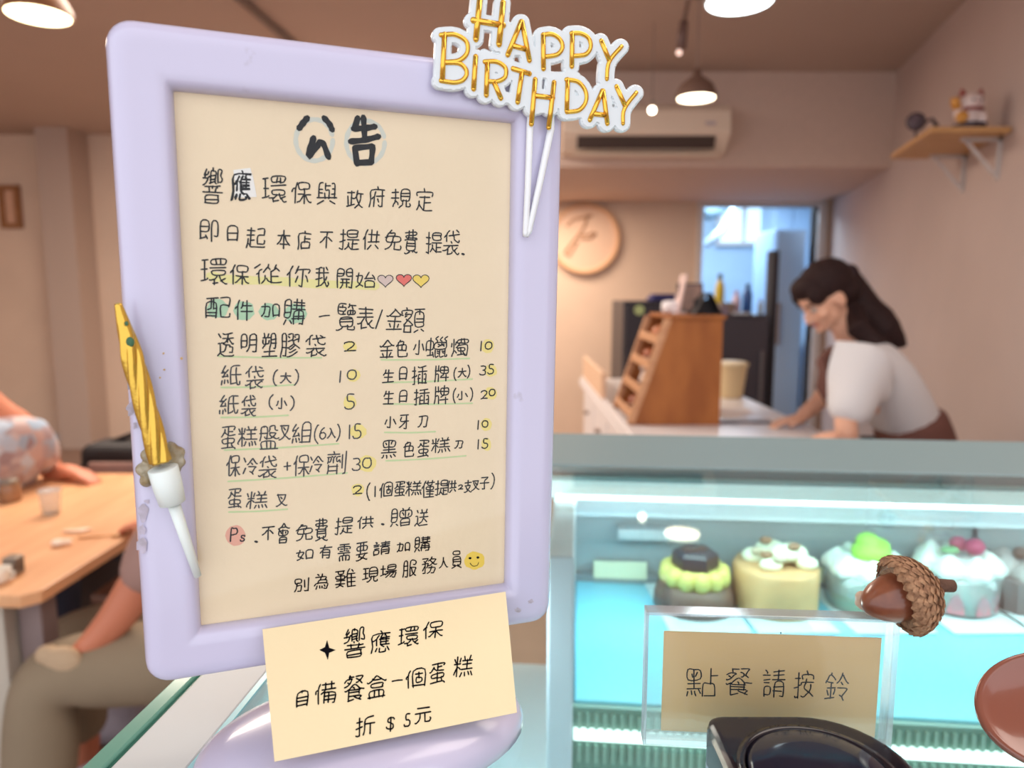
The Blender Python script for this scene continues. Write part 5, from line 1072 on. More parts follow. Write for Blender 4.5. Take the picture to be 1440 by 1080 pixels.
MB().loops([rr(.001, FW-.001, .001, FH-.001, .007, -.0165), rr(.001, FW-.001, .001, FH-.001, .007, -.0068)]).build('back_board', mat('back_board_lilac', srgb(190, 182, 206), rough=.5), sign)
m_paper = mat('notice_paper', srgb(240, 219, 186), rough=.75, var=.015, vscale=40, bump=.1, bscale=300)
paper = MB().obox(FP.P(IX0-.002, IY0-.002, -.0056), FP.u*(IX1-IX0+.004), FP.v*(IY1-IY0+.004), FP.n*.0004).build('notice_sheet', m_paper, sign, label='cream paper notice covered in black handwriting')
OFF = -.0052
MB().obox(FP.P(IX0-.001, IY0-.001, -.0045), FP.u*(IX1-IX0+.002), FP.v*(IY1-IY0+.002), FP.n*.0007).build('clear_cover', clear('frame_cover', (.985, .985, .98), r0=.018, rough=.03, power=5), sign)
# stand: oval dome base and neck
bc = FP.P(FW*.49, -.03, .006); bc.z = GZ+.0003
DR = Matrix.Rotation(math.atan2(FP.u.y, FP.u.x), 3, 'Z')
Ls = []
for s_, h in ((.93, 0), (1.0, .002), (1.0, .005), (.97, .0085), (.90, .0115), (.78, .0138), (.58, .0156), (.32, .0166), (.06, .0170)):
    Ls.append([bc + DR @ Vector((.0585*s_*math.cos(2*math.pi*k/48), .035*s_*math.sin(2*math.pi*k/48), h)) for k in range(48)])
MB().loops(Ls).build('stand_base', m_lav, sign, smooth=True)
nb_ = FP.P(FW*.52, 0, -.012); bt = FP.P(FW*.52, 0, -.012)*1.0; bt.z = GZ+.012
MB().loops([[bt+FP.u*(sx*.022)+FP.n*(sy*.008) for sx, sy in ((-1, -1), (1, -1), (1, 1), (-1, 1))], [nb_+FP.u*(sx*.018)+FP.n*(sy*.004)+FP.v*.004 for sx, sy in ((-1, -1), (1, -1), (1, 1), (-1, 1))]]).build('neck', m_lav, sign, bevel=.001)

# ------------------------------------------------------------------ handwriting
def strokes_of(ch): return [[(s[i]/90., s[i+1]/90.) for i in range(0, len(s), 2)] for s in GL[ch]]
def smooth_pl(p, n=4):
    if len(p) < 3: return p
    q = [p[0]]+p+[p[-1]]; out = []
    for i in range(1, len(q)-2):
        a, b, c, d = q[i-1:i+3]
        for k in range(n):
            t = k/n; out.append(tuple(.5*(2*b[j]+(c[j]-a[j])*t+(2*a[j]-5*b[j]+4*c[j]-d[j])*t*t+(3*b[j]-a[j]-3*c[j]+d[j])*t**3) for j in (0, 1)))
    return out+[p[-1]]
def ribbon(mb, pl, plane, off, w, taper=True):
    """a flat pen stroke of width w metres lying on the plane; pl in plane coordinates"""
    P_ = [Vector(p) for p in pl]
    if len(P_) < 2: return
    out = []; n = len(P_)
    for i, p in enumerate(P_):
        d = P_[min(n-1, i+1)]-P_[max(0, i-1)]
        if d.length < 1e-7: d = Vector((1, 0))
        d.normalize(); nrm = Vector((-d.y, d.x)); ww = w/2*(1.0 if not taper else (.92+.10*math.sin(i*1.7)))
        out.append((p, nrm, ww, d))
    L_ = []; R_ = []
    p, nn, ww, d = out[0]; L_.append(p-d*ww*.9+nn*ww*.45); R_.append(p-d*ww*.9-nn*ww*.45)
    for p, nn, ww, d in out: L_.append(p+nn*ww); R_.append(p-nn*ww)
    p, nn, ww, d = out[-1]; L_.append(p+d*ww*.9+nn*ww*.4); R_.append(p+d*ww*.9-nn*ww*.4)
    V = [plane.P(v.x, v.y, off) for v in L_+R_]; m = len(L_)
    mb.add(V, [(m+i, m+i+1, i+1, i) for i in range(m-1)])
def pen(mb, pts, plane, off, w, n=4):        # pts in photo pixels, projected onto the plane once
    ribbon(mb, [plane.ab(x, y, off) for x, y in smooth_pl(pts, n)], plane, off, w)
INK = mat('pen_ink', srgb(14, 13, 18), rough=.8, spec=.05)
INKG = mat('pen_ink_faded', srgb(36, 33, 38), rough=.6)
def write(line, plane, off, parent, w=.00038, slope=0.0, ink=None, name='handwriting', amp=1.0):
    b = MB()
    for ch, cx, cy, cw, chh in line:
        if ch == '.': pen(b, [(cx-1, cy), (cx+1.2, cy+.6)], plane, off, w*1.6); continue
        if ch == '一' : pen(b, [(cx-cw/2, cy+1.5), (cx, cy), (cx+cw/2, cy-.5)], plane, off, w); continue
        if ch == '+': pen(b, [(cx-cw/2, cy+.6), (cx+cw/2, cy-.6)], plane, off, w); pen(b, [(cx, cy-chh/2), (cx, cy+chh/2)], plane, off, w); continue
        sh = rnd.uniform(-.04, .03)*amp; rs = slope-.02+rnd.uniform(-.03, .02)*amp
        for st in strokes_of(ch):
            jx, jy = rnd.uniform(-.025, .025)*amp, rnd.uniform(-.03, .03)*amp
            pts = []
            for i, (x, y) in enumerate(st):
                x += rnd.uniform(-.022, .022)*amp + jx; y += rnd.uniform(-.022, .022)*amp + jy
                X = cx+(x-.5)*cw + (y-.5)*chh*(.05+sh); Y = cy-(y-.5)*chh + (x-.5)*cw*(rs)
                pts.append((X, Y))
            pen(b, pts, plane, off, w, 3)
    o = b.build(name, ink or INK, parent); return o
L1 = [('響',299,261,27,46),('應',339,261,25,40),('環',386,267,33,34),('保',424,271,26,30),('與',460,272,27,29),('政',499,280,22,24),('府',530,277,20,28),('規',564,279,27,25),('定',597,281,22,30)]
L2 = [('即',294,325,24,27),('日',327,329,13,19),('起',360,335,26,28),('本',399,337,17,25),('店',428,338,18,26),('不',459,338,17,22),('提',491,337,27,27),('供',522,337,23,27),('免',553,338,22,27),('費',578,340,17,32),('提',610,341,22,28),('袋',635,341,22,33),('.',651,357,2,2)]
L3 = [('環',301,382,36,34),('保',337,386,26,27),('從',377,385,36,27),('你',419,388,30,29),('我',453,389,18,26),('開',485,392,20,25),('始',514,394,26,22)]
L4 = [('配',307,433,33,27),('件',343,436,25,27),('加',380,436,25,18),('購',415,439,29,34),('一',456,444,14,2),('覽',487,446,25,36),('表',514,447,23,30),('/',533,449,9,26),('金',555,449,23,28),('額',582,450,31,34)]
LA = [('透',317.5,485,22,31),('明',350,483,20,23),('塑',379,485,20,32),('膠',408,486,26,31),('袋',444,486,28,30),('2',492,487,16,13)]
LB = [('紙',325,528,27,26),('袋',358,531,25,30),('(',387,531,5,22),('大',402,531,15,14),(')',417,531,5,22),('1',479,529,1,16),('0',495,527,12,13)]
LC = [('紙',322,569,26,26),('袋',350,571,20,28),('(',381,566,5,20),('小',396,567,14,14),(')',411,567,5,20),('5',491.6,565.5,13,20)]
LD = [('蛋',321,616,20,30),('糕',348,614,26,27),('盤',378,614,26,32),('叉',400.5,608,15,20),('組',424.5,609,26,27),('(',445,610,5,26),('6',454,609,8,16),('入',466,609,11,13),(')',476,609,4,24),('1',492,608,1,19),('5',502,606,11,20)]
LE = [('保',328,655.6,18,28),('冷',352,655.6,19,22),('袋',377,657,25,30),('+',404,655.6,9,11),('保',424,654.7,21,28),('冷',445,653,18,22),('劑',473,651,26,32),('3',501,653,11,17),('0',516,651,12,14)]
LF = [('蛋',330,702,18,27),('糕',362,703.5,28,23),('叉',396,703.5,15,16)]
RA = [('金',544,491,19,24),('色',565,489.5,15,23),('小',589,488,14,19),('蠟',615,488,29,28),('燭',646,488.5,23,24),('1',677,487,1,13),('0',687,486,9,10)]
RB_ = [('生',546.5,529,15,17),('日',567,526,9,16),('插',590,528,20,25),('牌',621,525.6,19,23),('(',640,526,3,18),('大',650,524,11,12),(')',659,523,3,18),('3',679,521,8,13),('5',690,519,8,13)]
RC = [('生',546.5,559,14,18),('日',567,558,9,15),('插',593,558,21,22),('牌',621,555.6,19,25),('(',639,557,3,20),('小',650,556,15,11),(')',663,555,3,18),('2',681,555,9,11),('0',692,552,8,9)]
RD = [('小',549,593,15,15),('牙',568,593,13,19),('刀',594.5,593,12,15),('1',673,597,1,12),('0',682,596,8,9)]
RE = [('黑',547,631.7,20,24),('色',574.7,631.7,14,21),('蛋',595.4,631,15,23),('糕',620,626,25,20),('刀',645,625,10,10),('1',673,625,1,13),('5',682,624,8,13)]
RF = [('2',503,689,12,11),('(',518,692,4,24),('1',528,691,1,14),('個',543,689,17,19),('蛋',562,687.6,14,20),('糕',582,686.6,21,20),('僅',602,687.6,17,23),('提',621,686,17,20),('供',635,684,13,16),('2',648,685,6,6),('支',658,684,10,16),('叉',669,683,10,13),('子',681.7,679.6,12,16),(')',693,676,4,22)]
LP1 = [('P',329,752,9,18),('s',341,757,6,8),('.',360,761.5,2,2),('不',377,750,16,18),('會',398.5,750,16,26),('免',428,748.5,22,22),('費',452,745,17,30),('提',484,739,24,22),('供',514,734.4,22,16),('.',538,737,2,2),('贈',564,728,27,25),('送',593,728,17,23)]
LP2 = [('如',428,780,22,13),('有',458,776,16,18),('需',484,777,16,22),('要',509,775.6,15,24),('請',537,770.7,23,18),('加',567,769,17,12),('購',594,765,21,20)]
LP3 = [('別',424.4,822.6,19,18),('為',452,818,18,21),('難',486,814,27,25),('現',520.7,808.5,21,19),('場',546,804,22,18),('服',576,800,18,21),('務',604,795,20,22),('人',624,791,12,14),('員',642,787,13,23)]
GRN = mat('marker_green', srgb(196, 214, 158), rough=.7); YEL = mat('marker_yellow', srgb(240, 220, 132), rough=.7); TEAL = mat('marker_teal', srgb(170, 206, 170), rough=.7); PINK = mat('marker_pink', srgb(232, 168, 146), rough=.7); BLU = mat('marker_blue', srgb(206, 208, 196), rough=.7)
def blob(b, cx, cy, rx, ry, off, plane=None, n=18):
    pl = plane or FP; V = []
    for k in range(n):
        a = 2*math.pi*k/n; r = 1+rnd.uniform(-.08, .08); u_, v_ = pl.ab(cx+rx*r*math.cos(a), cy-ry*r*math.sin(a), off); V.append(pl.P(u_, v_, off))
    b.add(V, [tuple(range(n))])
O1, O2, O3 = OFF+.00005, OFF+.0001, OFF+.00015
b = MB()
for c_ in ((492,487,10,8),(497,528,10,9),(492,566,9,10),(504,607,12,10),(516,652,13,12),(503,689,9,9),(686,487,9,10),(690,521,9,9),(690,553,9,9),(684,597,8,9),(684,625,7,9)): blob(b, *c_, O1)
b.build('yellow_dots', YEL, paper)
b = MB(); pen(b, [(296, 388), (330, 393), (400, 396), (440, 399), (528, 402)], FP, O1, .0030); b.build('yellow_highlight', mat('marker_yellow2', srgb(232, 222, 150), rough=.7), paper)
b = MB()
for c_ in ((306,434,15,13),(343,437,15,13),(378,438,14,12),(416,441,16,14)): blob(b, *c_, O1)
b.build('green_dots', TEAL, paper)
b = MB()
for x0, y0, x1, y1 in ((308,501,452,503),(311,545,415,541),(311,587,405,584),(316,633,476,624),(321,677,488,665),(322,720,404,716),(536,506,660,504),(541,538,664,533),(541,568,664,567),(541,608,612,607),(543,648,655,641)):
    pen(b, [(x0, y0), ((x0+x1)/2, (y0+y1)/2+1), (x1, y1)], FP, O1, .00065)
b.build('green_underlines', GRN, paper)
b = MB(); blob(b, 331, 753, 14, 14, O1); b.build('pink_dot', PINK, paper)
b = MB(); blob(b, 667, 788, 14, 13, O1); b.build('smiley_disc', mat('marker_sun', srgb(240, 206, 84), rough=.7), paper)
b = MB()
for c_ in ((661, 785, 2.2, 1.6), (672, 784, 2.2, 1.6)): blob(b, *c_, O2)
pen(b, [(661, 792), (665, 796), (671, 795), (673, 791)], FP, O2, .0003); b.build('smiley_face', INK, paper)
for k, ln in enumerate((L1, L2, L3, L4, LP1, LP2, LP3)):
    write(ln, FP, O3, paper, slope=(.03, .03, .03, .02, -.08, -.09, -.10)[k], w=.00050)
for k, ln in enumerate((LA, LB, LC, LD, LE, LF)): write(ln, FP, O3, paper, slope=(.0, -.01, -.02, -.04, -.05, -.05)[k], ink=INKG if k in (1, 2, 3, 4, 5) else INK, w=.00050)
for k, ln in enumerate((RA, RB_, RC, RD, RE, RF)): write(ln, FP, O3, paper, slope=(-.02, -.03, -.03, -.03, -.05, -.06)[k], w=.00050)
write([('應',339.5,261,25,40)], FP, O3+.00003, paper, w=.0005)
b = MB(); V = [FP.hit(*q, O2) for q in ((328, 239), (352, 236), (356, 250), (361, 277), (329, 278), (331, 262))]; b.add(V, [(5, 4, 3, 2, 1, 0)]); b.build('correction_patch', mat('correction_white', srgb(238, 236, 232), rough=.6), paper)
# title with broad marker, pale circles behind
b = MB()
for cx_, cy_, r_ in ((442, 197, 26), (514, 200, 27)):
    pen(b, [(cx_+r_*math.cos(a*math.pi/12), cy_+r_*1.12*math.sin(a*math.pi/12)) for a in range(24)], FP, O1, .0016, 2)
b.build('title_circles', BLU, paper)
b = MB(); TW = .0021
for s_ in ([(432, 166), (427, 172), (421, 180)], [(456, 166), (463, 174), (467, 182)], [(441, 194), (437, 206), (434, 220), (446, 205), (450, 200), (455, 203), (462, 221)],
           [(503, 166), (499, 180)], [(497, 181), (514, 180), (527, 178)], [(511, 165), (512, 180), (513, 197)], [(493, 199), (512, 197), (532, 192)], [(499, 208), (502, 230)], [(499, 208), (522, 206), (524, 208), (522, 228)], [(503, 229), (522, 228)]):
    pen(b, s_, FP, O3, TW)
b.build('title_lettering', INK, paper)
def heart(cx, cy, s, fillm):
    pts = [(cx+s*.5*math.sin(t)**3*1.15, cy-s*.5*(.8125*math.cos(t)-.3125*math.cos(2*t)-.125*math.cos(3*t)-.0625*math.cos(4*t))) for t in [2*math.pi*k/24 for k in range(25)]]
    bb = MB(); pen(bb, pts, FP, O3, .0003, 1); bb.build('heart_outline', INK, paper)
    if fillm:
        bb = MB(); bb.add([FP.hit(x, y, O2) for x, y in pts[:-1]], [tuple(range(24))]); bb.build('heart_fill', fillm, paper)
heart(542, 394, 19, mat('heart_lilac', srgb(214, 190, 180), rough=.7)); heart(568, 393, 19, mat('heart_red', srgb(226, 104, 92), rough=.7)); heart(592, 394, 20, mat('heart_yellow', srgb(238, 208, 92), rough=.7))

# residue patches on the frame border
m_res = mat('tape_residue', srgb(170, 160, 170), rough=.7, col2=srgb(196, 186, 204), vscale=300)
def residue(cx, cy, rx, ry, m=None, name='residue', n=14, irr=.35):
    V = []
    for k in range(n):
        a = 2*math.pi*k/n; r = 1+rnd.uniform(-irr, irr); V.append(FP.hit(cx+4+rx*r*math.cos(a), cy+ry*r*math.sin(a), .00012))
    c_ = FP.hit(cx+4, cy, .0002); V.append(c_)
    b = MB().add(V, [(k, n, (k+1) % n) for k in range(n)]); b.build(name, m or m_res, sign)
for c_ in ((180,575,6,12),(186,598,3,6),(178,540,3,8),(197,722,7,12),(196,745,4,8),(196,768,7,10),(203,705,4,3),(742,846,4,3),(724,858,4,3)): residue(*c_)
for c_ in ((226,497,1.6,1.6),(227,520,1.8,1.4),(221,531,1.5,1.5),(251,504,2,2.2)): residue(*c_, m=mat('gold_fleck', srgb(196, 160, 104), rough=.5), name='gold_fleck', n=6, irr=.2)

# ------------------------------------------------------------------ taped card under the notice
def card_corners(px, plane, off): return [plane.hit(x, y, off) for x, y in px]
KC = [FP.hit(369, 885, .003), FP.hit(711, 832, .003), FP.hit(727, 1002, .030), FP.hit(386, 1071, .030)]
KP = Plane(KC[3], KC[2]-KC[3], (KC[0]+KC[1])/2-(KC[2]+KC[3])/2)
m_card = mat('card_pale_yellow', srgb(234, 214, 172), rough=.7, var=.01, vscale=30, bump=.08, bscale=300)
t = thing('discount_card', 'pale yellow handwritten card fixed below the notice frame', 'card', KC[3])
MB().add([KP.P(*KP.ab(x, y), .0) for x, y in ((369, 885), (711, 832), (727, 1002), (386, 1071))] + [KP.P(*KP.ab(x, y), -.0004) for x, y in ((369, 885), (711, 832), (727, 1002), (386, 1071))],
         [(3, 2, 1, 0), (4, 5, 6, 7), (0, 1, 5, 4), (1, 2, 6, 5), (2, 3, 7, 6), (3, 0, 4, 7)]).build('card_sheet', m_card, t)
write([('響',498.5,904,28,42),('應',535.6,902,25,28),('環',575,895,28,26),('保',609,886,28,22)], KP, .00012, t, slope=-.12, w=.00052)
write([('自',425,982,14,22),('備',458,974.5,28,28),('餐',498.5,967,28,36),('盒',530,965,26,31),('一',558.5,956.7,14,3),('個',583.7,954,26,24),('蛋',615,946.7,20,28),('糕',651.5,937.4,27,28)], KP, .00012, t, slope=-.15, w=.00052)
write([('折',514,1020.7,25,25),('$',549,1018,10,20),('5',572.6,1013,8,17),('元',595,1006,22,20)], KP, .00012, t, slope=-.15, w=.00052)
b = MB(); sp_ = [(460, 900), (463, 911), (472, 914), (463, 918), (461, 928), (457, 918), (449, 914), (457, 910)]
b.add([KP.hit(x, y, .00012) for x, y in sp_], [(0, 7, 1), (1, 3, 2), (3, 5, 4), (5, 7, 6), (1, 7, 5, 3)]); b.build('star_mark', INK, t)

# ------------------------------------------------------------------ HAPPY BIRTHDAY cake topper
m_acr = mat('topper_frosted_white', srgb(222, 228, 230), rough=.3, coat=.3)
m_gld = mat('gold_foil', srgb(238, 184, 74), rough=.2, metal=.9)
tp0 = FP.hit(740, 335, .003)
topper = thing('cake_topper', 'gold and frosted white HAPPY BIRTHDAY cake topper on the frame corner', 'cake topper', tp0)
tx = lambda q: (500+q[0]/3.0857, q[1]/3.0857)
def arcp(pts): return smooth_pl([tuple(p) for p in pts], 5)
LET = {'H': [[(540, -12), (522, 170)], [(640, 12), (622, 192)], [(510, 88), (640, 110)]],
 'A': [[(660, 238), (718, 95)], [(722, 95), (754, 262)], [(682, 198), (738, 214)]],
 'P': [[(814, 152), (815, 298)], [(812, 152), (850, 148), (884, 168), (898, 203), (876, 236), (822, 246)]],
 'P.1': [[(940, 145), (938, 288)], [(936, 145), (976, 145), (1010, 165), (1020, 203), (998, 236), (942, 243)]],
 'Y': [[(1066, 178), (1100, 262)], [(1154, 202), (1100, 268), (1090, 343)]],
 'B': [[(386, 150), (376, 350)], [(370, 152), (430, 150), (480, 180), (484, 228), (450, 262), (390, 270)], [(392, 272), (452, 276), (482, 310), (468, 345), (428, 358), (370, 350)]],
 'I': [[(521, 246), (512, 386)]], 'R': [[(572, 272), (567, 413)], [(560, 268), (612, 268), (650, 295), (648, 335), (612, 354), (572, 352)], [(600, 355), (630, 426)]],
 'T': [[(683, 298), (754, 320)], [(722, 312), (703, 443)]], 'H.1': [[(779, 345), (763, 538)], [(861, 358), (838, 553)], [(776, 415), (856, 425)]],
 'D': [[(920, 346), (916, 482)], [(914, 346), (965, 355), (997, 395), (999, 440), (970, 478), (916, 486)]],
 'A.1': [[(1016, 520), (1070, 395)], [(1074, 395), (1092, 536)], [(1034, 494), (1086, 500)]], 'Y.1': [[(1132, 376), (1168, 458)], [(1218, 402), (1166, 472), (1160, 536)]]}
TOFF = .0040
sc_ = []
for k, sl in LET.items():
    for s_ in sl:
        q = [tx(p) for p in arcp(s_)]; sc_.append(((q[::2]+[q[-1]]) if not (k == 'H.1' and s_[0][1] < 400) else [q[0], tx((s_[0][0]-(s_[0][0]-s_[1][0])*.62, 470))], 12.0))
sc_ += [([tx(p) for p in ((380, 300), (470, 330), (560, 400), (640, 420), (740, 440), (800, 470), (860, 440), (930, 430), (1060, 470), (1150, 500))], 9),
        ([tx(p) for p in ((560, 230), (640, 270), (740, 300), (860, 330), (960, 330))], 7), ([tx(p) for p in ((690, 220), (800, 230))], 6), ([tx(p) for p in ((1080, 330), (1130, 400))], 6), ([tx(p) for p in ((480, 240), (500, 260), (600, 300))], 7)]
ab2 = lambda x, y, h: (lambda r: FP.P(r[0], r[1], TOFF-.0020+h))(FP.ab(x, y, TOFF))
V, Fc = plate(sc_, ab2, 1.6, .0020)
MB().add(V, Fc).build('backing', m_acr, topper, smooth=False)
for k, sl in LET.items():
    b = MB()
    for s_ in sl:
        pts = [FP.hit(*tx(p), TOFF) for p in arcp(s_)]
        r_ = .00080 if len(s_) > 2 else .00092
        if k in ('H', ) : r_ *= 1.15
        b.tube([pts[0]]+pts+[pts[-1]], [r_*.5]+[r_]*len(pts)+[r_*.5], 10, nrm=FP.n) if False else b.tube(pts, r_, 10)
        for e_ in (pts[0], pts[-1]): b.ball(e_, r_, 8, 6)
    b.build('letter', m_gld, topper, smooth=True, label='gold letter ' + k[0])
for pts, rr_ in ((((757, 500), (757, 545), (748, 800), (738, 1010), (735, 1028)), (.0010, .00125, .00115, .0011, .0008)), (((852, 500), (848, 558), (800, 790), (752, 1005), (742, 1026)), (.0010, .0013, .0012, .0011, .0008))):
    MB().tube([FP.hit(*tx(p), .0022) for p in pts], rr_, 12).build('stick', mat('topper_stick_white', srgb(236, 238, 240), rough=.3), topper, smooth=True)

# ------------------------------------------------------------------ twisted gold candle with white holder
A0, A1 = FP.hit(166, 427, .0050), FP.hit(226, 650, .0062)
candle = thing('birthday_candle', 'small twisted gold candle in a white holder stuck to the left frame border', 'candle', A1)
ax = (A0-A1).normalized(); Lc = (A0-A1).length; X_ = ax.orthogonal().normalized(); Y_ = ax.cross(X_)
Ls = []; n = 60; m_ = 110
for i in range(m_+1):
    h = Lc*i/m_; f = i/m_
    R0 = .0034*(1-.05*f) if f < .66 else .0034*(.967 - ((f-.66)/.34)**1.15*.66)
    dep = .30*(1 if f < .7 else max(0, 1-(f-.7)/.2))
    Ls.append([A1+ax*h+(X_*math.cos(2*math.pi*k/n)+Y_*math.sin(2*math.pi*k/n))*R0*(1-dep*(1-abs(math.cos(2.5*2*math.pi*k/n-h*230)))) for k in range(n)])
MB().loops(Ls).build('wax', mat('gold_candle', srgb(216, 176, 76), rough=.27, metal=.85, bump=.12, bscale=300), candle, smooth=True)
MB().tube([A0-ax*.0004, A0+ax*.0003], [.0006, .0004], 8).build('wick', mat('wick_pale', srgb(190, 170, 110)), candle)
for px_, py_, r_ in ((183, 481, .0013), (178, 455, .0006)):
    p_ = FP.hit(px_, py_, .0078); b = MB(); b.ball(p_, (r_, r_*.35, r_*1.2), 8, 6); b.build('chipped_spot', mat('chip_green', srgb(52, 96, 66), rough=.6), candle, smooth=True)
H0, H1 = FP.hit(229, 658, .0060), FP.hit(243, 709, .0050)
hx = (H1-H0).normalized(); hl = (H1-H0).length
mh = mat('holder_white', srgb(226, 234, 230), rough=.35, sss=.1)
MB().lathe(H0, [(.0038, 0), (.0044, .0002), (.0043, hl*.5), (.0039, hl*.95), (.0020, hl), (.001, hl)], 28, axis=hx).build('holder_cup', mh, candle, smooth=True)
S1, S2 = FP.hit(245, 711, .0050), FP.hit(278, 810, .0022)
MB().tube([S1, S1.lerp(S2, .5), S2], [.0019, .0016, .0012], 12).build('holder_spike', mh, candle, smooth=True)
b = MB()
for cx_, cy_, r_ in ((200, 660, 9), (207, 640, 9), (222, 634, 9), (240, 630, 9), (252, 636, 8), (254, 650, 7), (206, 676, 9), (246, 660, 8), (222, 655, 14), (240, 645, 12)):
    b.ball(FP.hit(cx_, cy_, .0006), r_*.00024)
link('glue_blob', fuse([mesh(b.v, b.f)], .0005, 9), mat('glue_amber', srgb(190, 180, 156), rough=.2, col2=srgb(150, 128, 84), vscale=260, bump=.8, bscale=300, alpha=.85), candle, True)

# ------------------------------------------------------------------ acrylic display block with card
a0 = at_z(905, 1046, GZ+.0003); a1 = at_z(1246, 1061, GZ+.0003)
AU = (a1-a0).normalized(); AW = (a1-a0).length
AP = Plane(a0, AU, (0, 0, 1))
AH = AP.ab(908, 862)[1]
AT = .0060
m_ac2 = clear('acrylic_block', (.96, .985, .99), r0=.05, rough=.05, power=3, white=.02)
holder = thing('acrylic_sign_holder', 'clear acrylic sign holder standing on the glass counter', 'sign holder', (a0+a1)/2)
def abox(m, x0, x1, y0, y1, z0, z1, name, bevel=0): return MB().obox(AP.P(x0, y0, z0), AP.u*(x1-x0), AP.v*(y1-y0), AP.n*(z1-z0)).build(name, m, holder, bevel=bevel)
abox(m_ac2, 0, AW, 0, AH, -.0022, 0, 'front_panel')
abox(m_ac2, 0, AW, 0, AH, -AT, -.0040, 'back_panel')
m_ed = clear('acrylic_edge', (.88, .93, .95), r0=.10, rough=.12, power=2, white=.16)
abox(m_ed, -.0003, AW, AH-.0008, AH+.0004, -AT, .0002, 'top_edge', .0002)
abox(m_ed, -.0003, .0008, 0, AH, -AT, .0002, 'side_edge', .0002)
abox(m_ed, AW-.0006, AW+.0016, 0, AH, -AT, .0002, 'side_edge', .0002)
abox(m_ed, -.0003, AW+.001, 0, .0022, -AT, .0006, 'bottom_edge', .0002)
k4 = [AP.ab(x, y, -.003) for x, y in ((933, 887), (1240, 898), (1230, 1036), (930, 1031))]
ka0, ka1 = (k4[0][0]+k4[3][0])/2, (k4[1][0]+k4[2][0])/2; kb1 = (k4[0][1]+k4[1][1])/2; kb0 = (k4[2][1]+k4[3][1])/2
t = thing('bell_notice_card', 'tan handwritten card inside the clear acrylic sign holder', 'card', AP.P(ka0, kb0, -.003))
MB().obox(AP.P(ka0, kb0, -.0034), AP.u*(ka1-ka0), AP.v*(kb1-kb0), AP.n*.0004).build('card_sheet', mat('card_tan', srgb(232, 188, 128), rough=.7, var=.02, vscale=60), t)
write([('點',987,960,42,38),('餐',1038.7,958.6,36,37),('請',1088,960.5,30,38),('按',1131,962,26,36),('鈴',1177.5,965.6,32,38)], AP, -.0029, t, slope=.02, w=.00052)
MB().ball(AP.hit(1098, 890, -.0028), .0003).build('speck', INK, t)

# ------------------------------------------------------------------ acorn glued to the holder corner
nt = AP.hit(1212, 852, .003); st_ = AP.hit(1322, 824, .001)
aa = (st_-nt).normalized(); U = AP.u; LN = (AP.hit(1275, 835)-AP.hit(1215, 850)).length
px_m = AW/341.0                                            # metres per photo pixel here
acorn = thing('acorn', 'brown acorn with a scaly cap glued to the acrylic holder corner', 'acorn', nt)
MB().lathe(nt, [(.0003, 0), (9*px_m, 2*px_m), (17*px_m, 8*px_m), (25*px_m, 20*px_m), (31*px_m, 36*px_m), (33*px_m, 52*px_m), (30*px_m, 66*px_m)], 36, axis=aa).build('nut', mat('acorn_nut', srgb(148, 88, 58), rough=.28, col2=srgb(112, 60, 42), vscale=90, stretch=(1, 1, 1), coat=.3), acorn, smooth=True)
capR = lambda h: 47*px_m*math.sqrt(max(0, 1-((h-4*px_m)/(50*px_m))**2)) if h > 4*px_m else 47*px_m*(1-.0)
c0_ = nt+aa*(56*px_m)
prof = [(r*1.13*px_m, h*1.05*px_m) for r, h in ((30, -4), (41, -6), (45, -2), (45.5, 4), (43, 14), (37, 25), (28, 35), (16, 42), (6, 45), (.2, 46))]
m_cap = mat('acorn_cap', srgb(172, 130, 96), rough=.75, col2=srgb(120, 82, 56), vscale=500, bump=.4, bscale=600)
cap = MB().lathe(c0_, prof, 36, axis=aa).build('cap', m_cap, acorn, smooth=True)
xo = aa.orthogonal().normalized(); yo = aa.cross(xo)
b = MB()
for j in range(11):
    f = j/10.5; i0 = f*(len(prof)-3)+1.2; ii = min(len(prof)-2, int(i0)); ft = i0-ii
    r_ = prof[ii][0]*(1-ft)+prof[ii+1][0]*ft; h_ = prof[ii][1]*(1-ft)+prof[ii+1][1]*ft
    dn = Vector((prof[ii][0]-prof[ii+1][0], prof[ii][1]-prof[ii+1][1])).normalized()      # towards the rim, in (r, h)
    cnt = max(5, int(2*math.pi*r_/(12.5*px_m)))
    for k in range(cnt):
        a = 2*math.pi*(k+.5*(j % 2))/cnt+rnd.uniform(-.03, .03); rd = xo*math.cos(a)+yo*math.sin(a); tg = aa.cross(rd)
        base = c0_+rd*r_+aa*h_; down = (rd*dn.x+aa*dn.y); out = (rd*-dn.y*-1*0+ (rd*abs(dn.y)+aa*dn.x)).normalized()
        s_ = px_m*rnd.uniform(1.05, 1.4)
        w2, l2 = 5.4*s_, 8.5*s_
        V = [base-down*l2*.5-tg*w2*.6, base-down*l2*.5+tg*w2*.6, base-tg*w2+out*1.0*s_, base+tg*w2+out*1.0*s_, base-tg*w2*.55+down*l2*.45+out*2.4*s_, base+tg*w2*.55+down*l2*.45+out*2.4*s_, base+down*l2*.72+out*2.4*s_, base+out*2.8*s_, base-tg*w2*.9-out*s_, base+tg*w2*.9-out*s_, base+down*l2*.5-out*s_*.5]
        b.add(V, [(0, 1, 7), (0, 7, 2), (1, 3, 7), (2, 7, 4), (3, 5, 7), (4, 7, 6), (5, 6, 7), (2, 4, 10), (4, 6, 10), (6, 5, 10), (5, 3, 10)])
o = b.build('cap_scales', m_cap, cap); o['kind'] = 'stuff'
s0 = c0_+aa*40*px_m; s1 = AP.hit(1340, 824, .0)
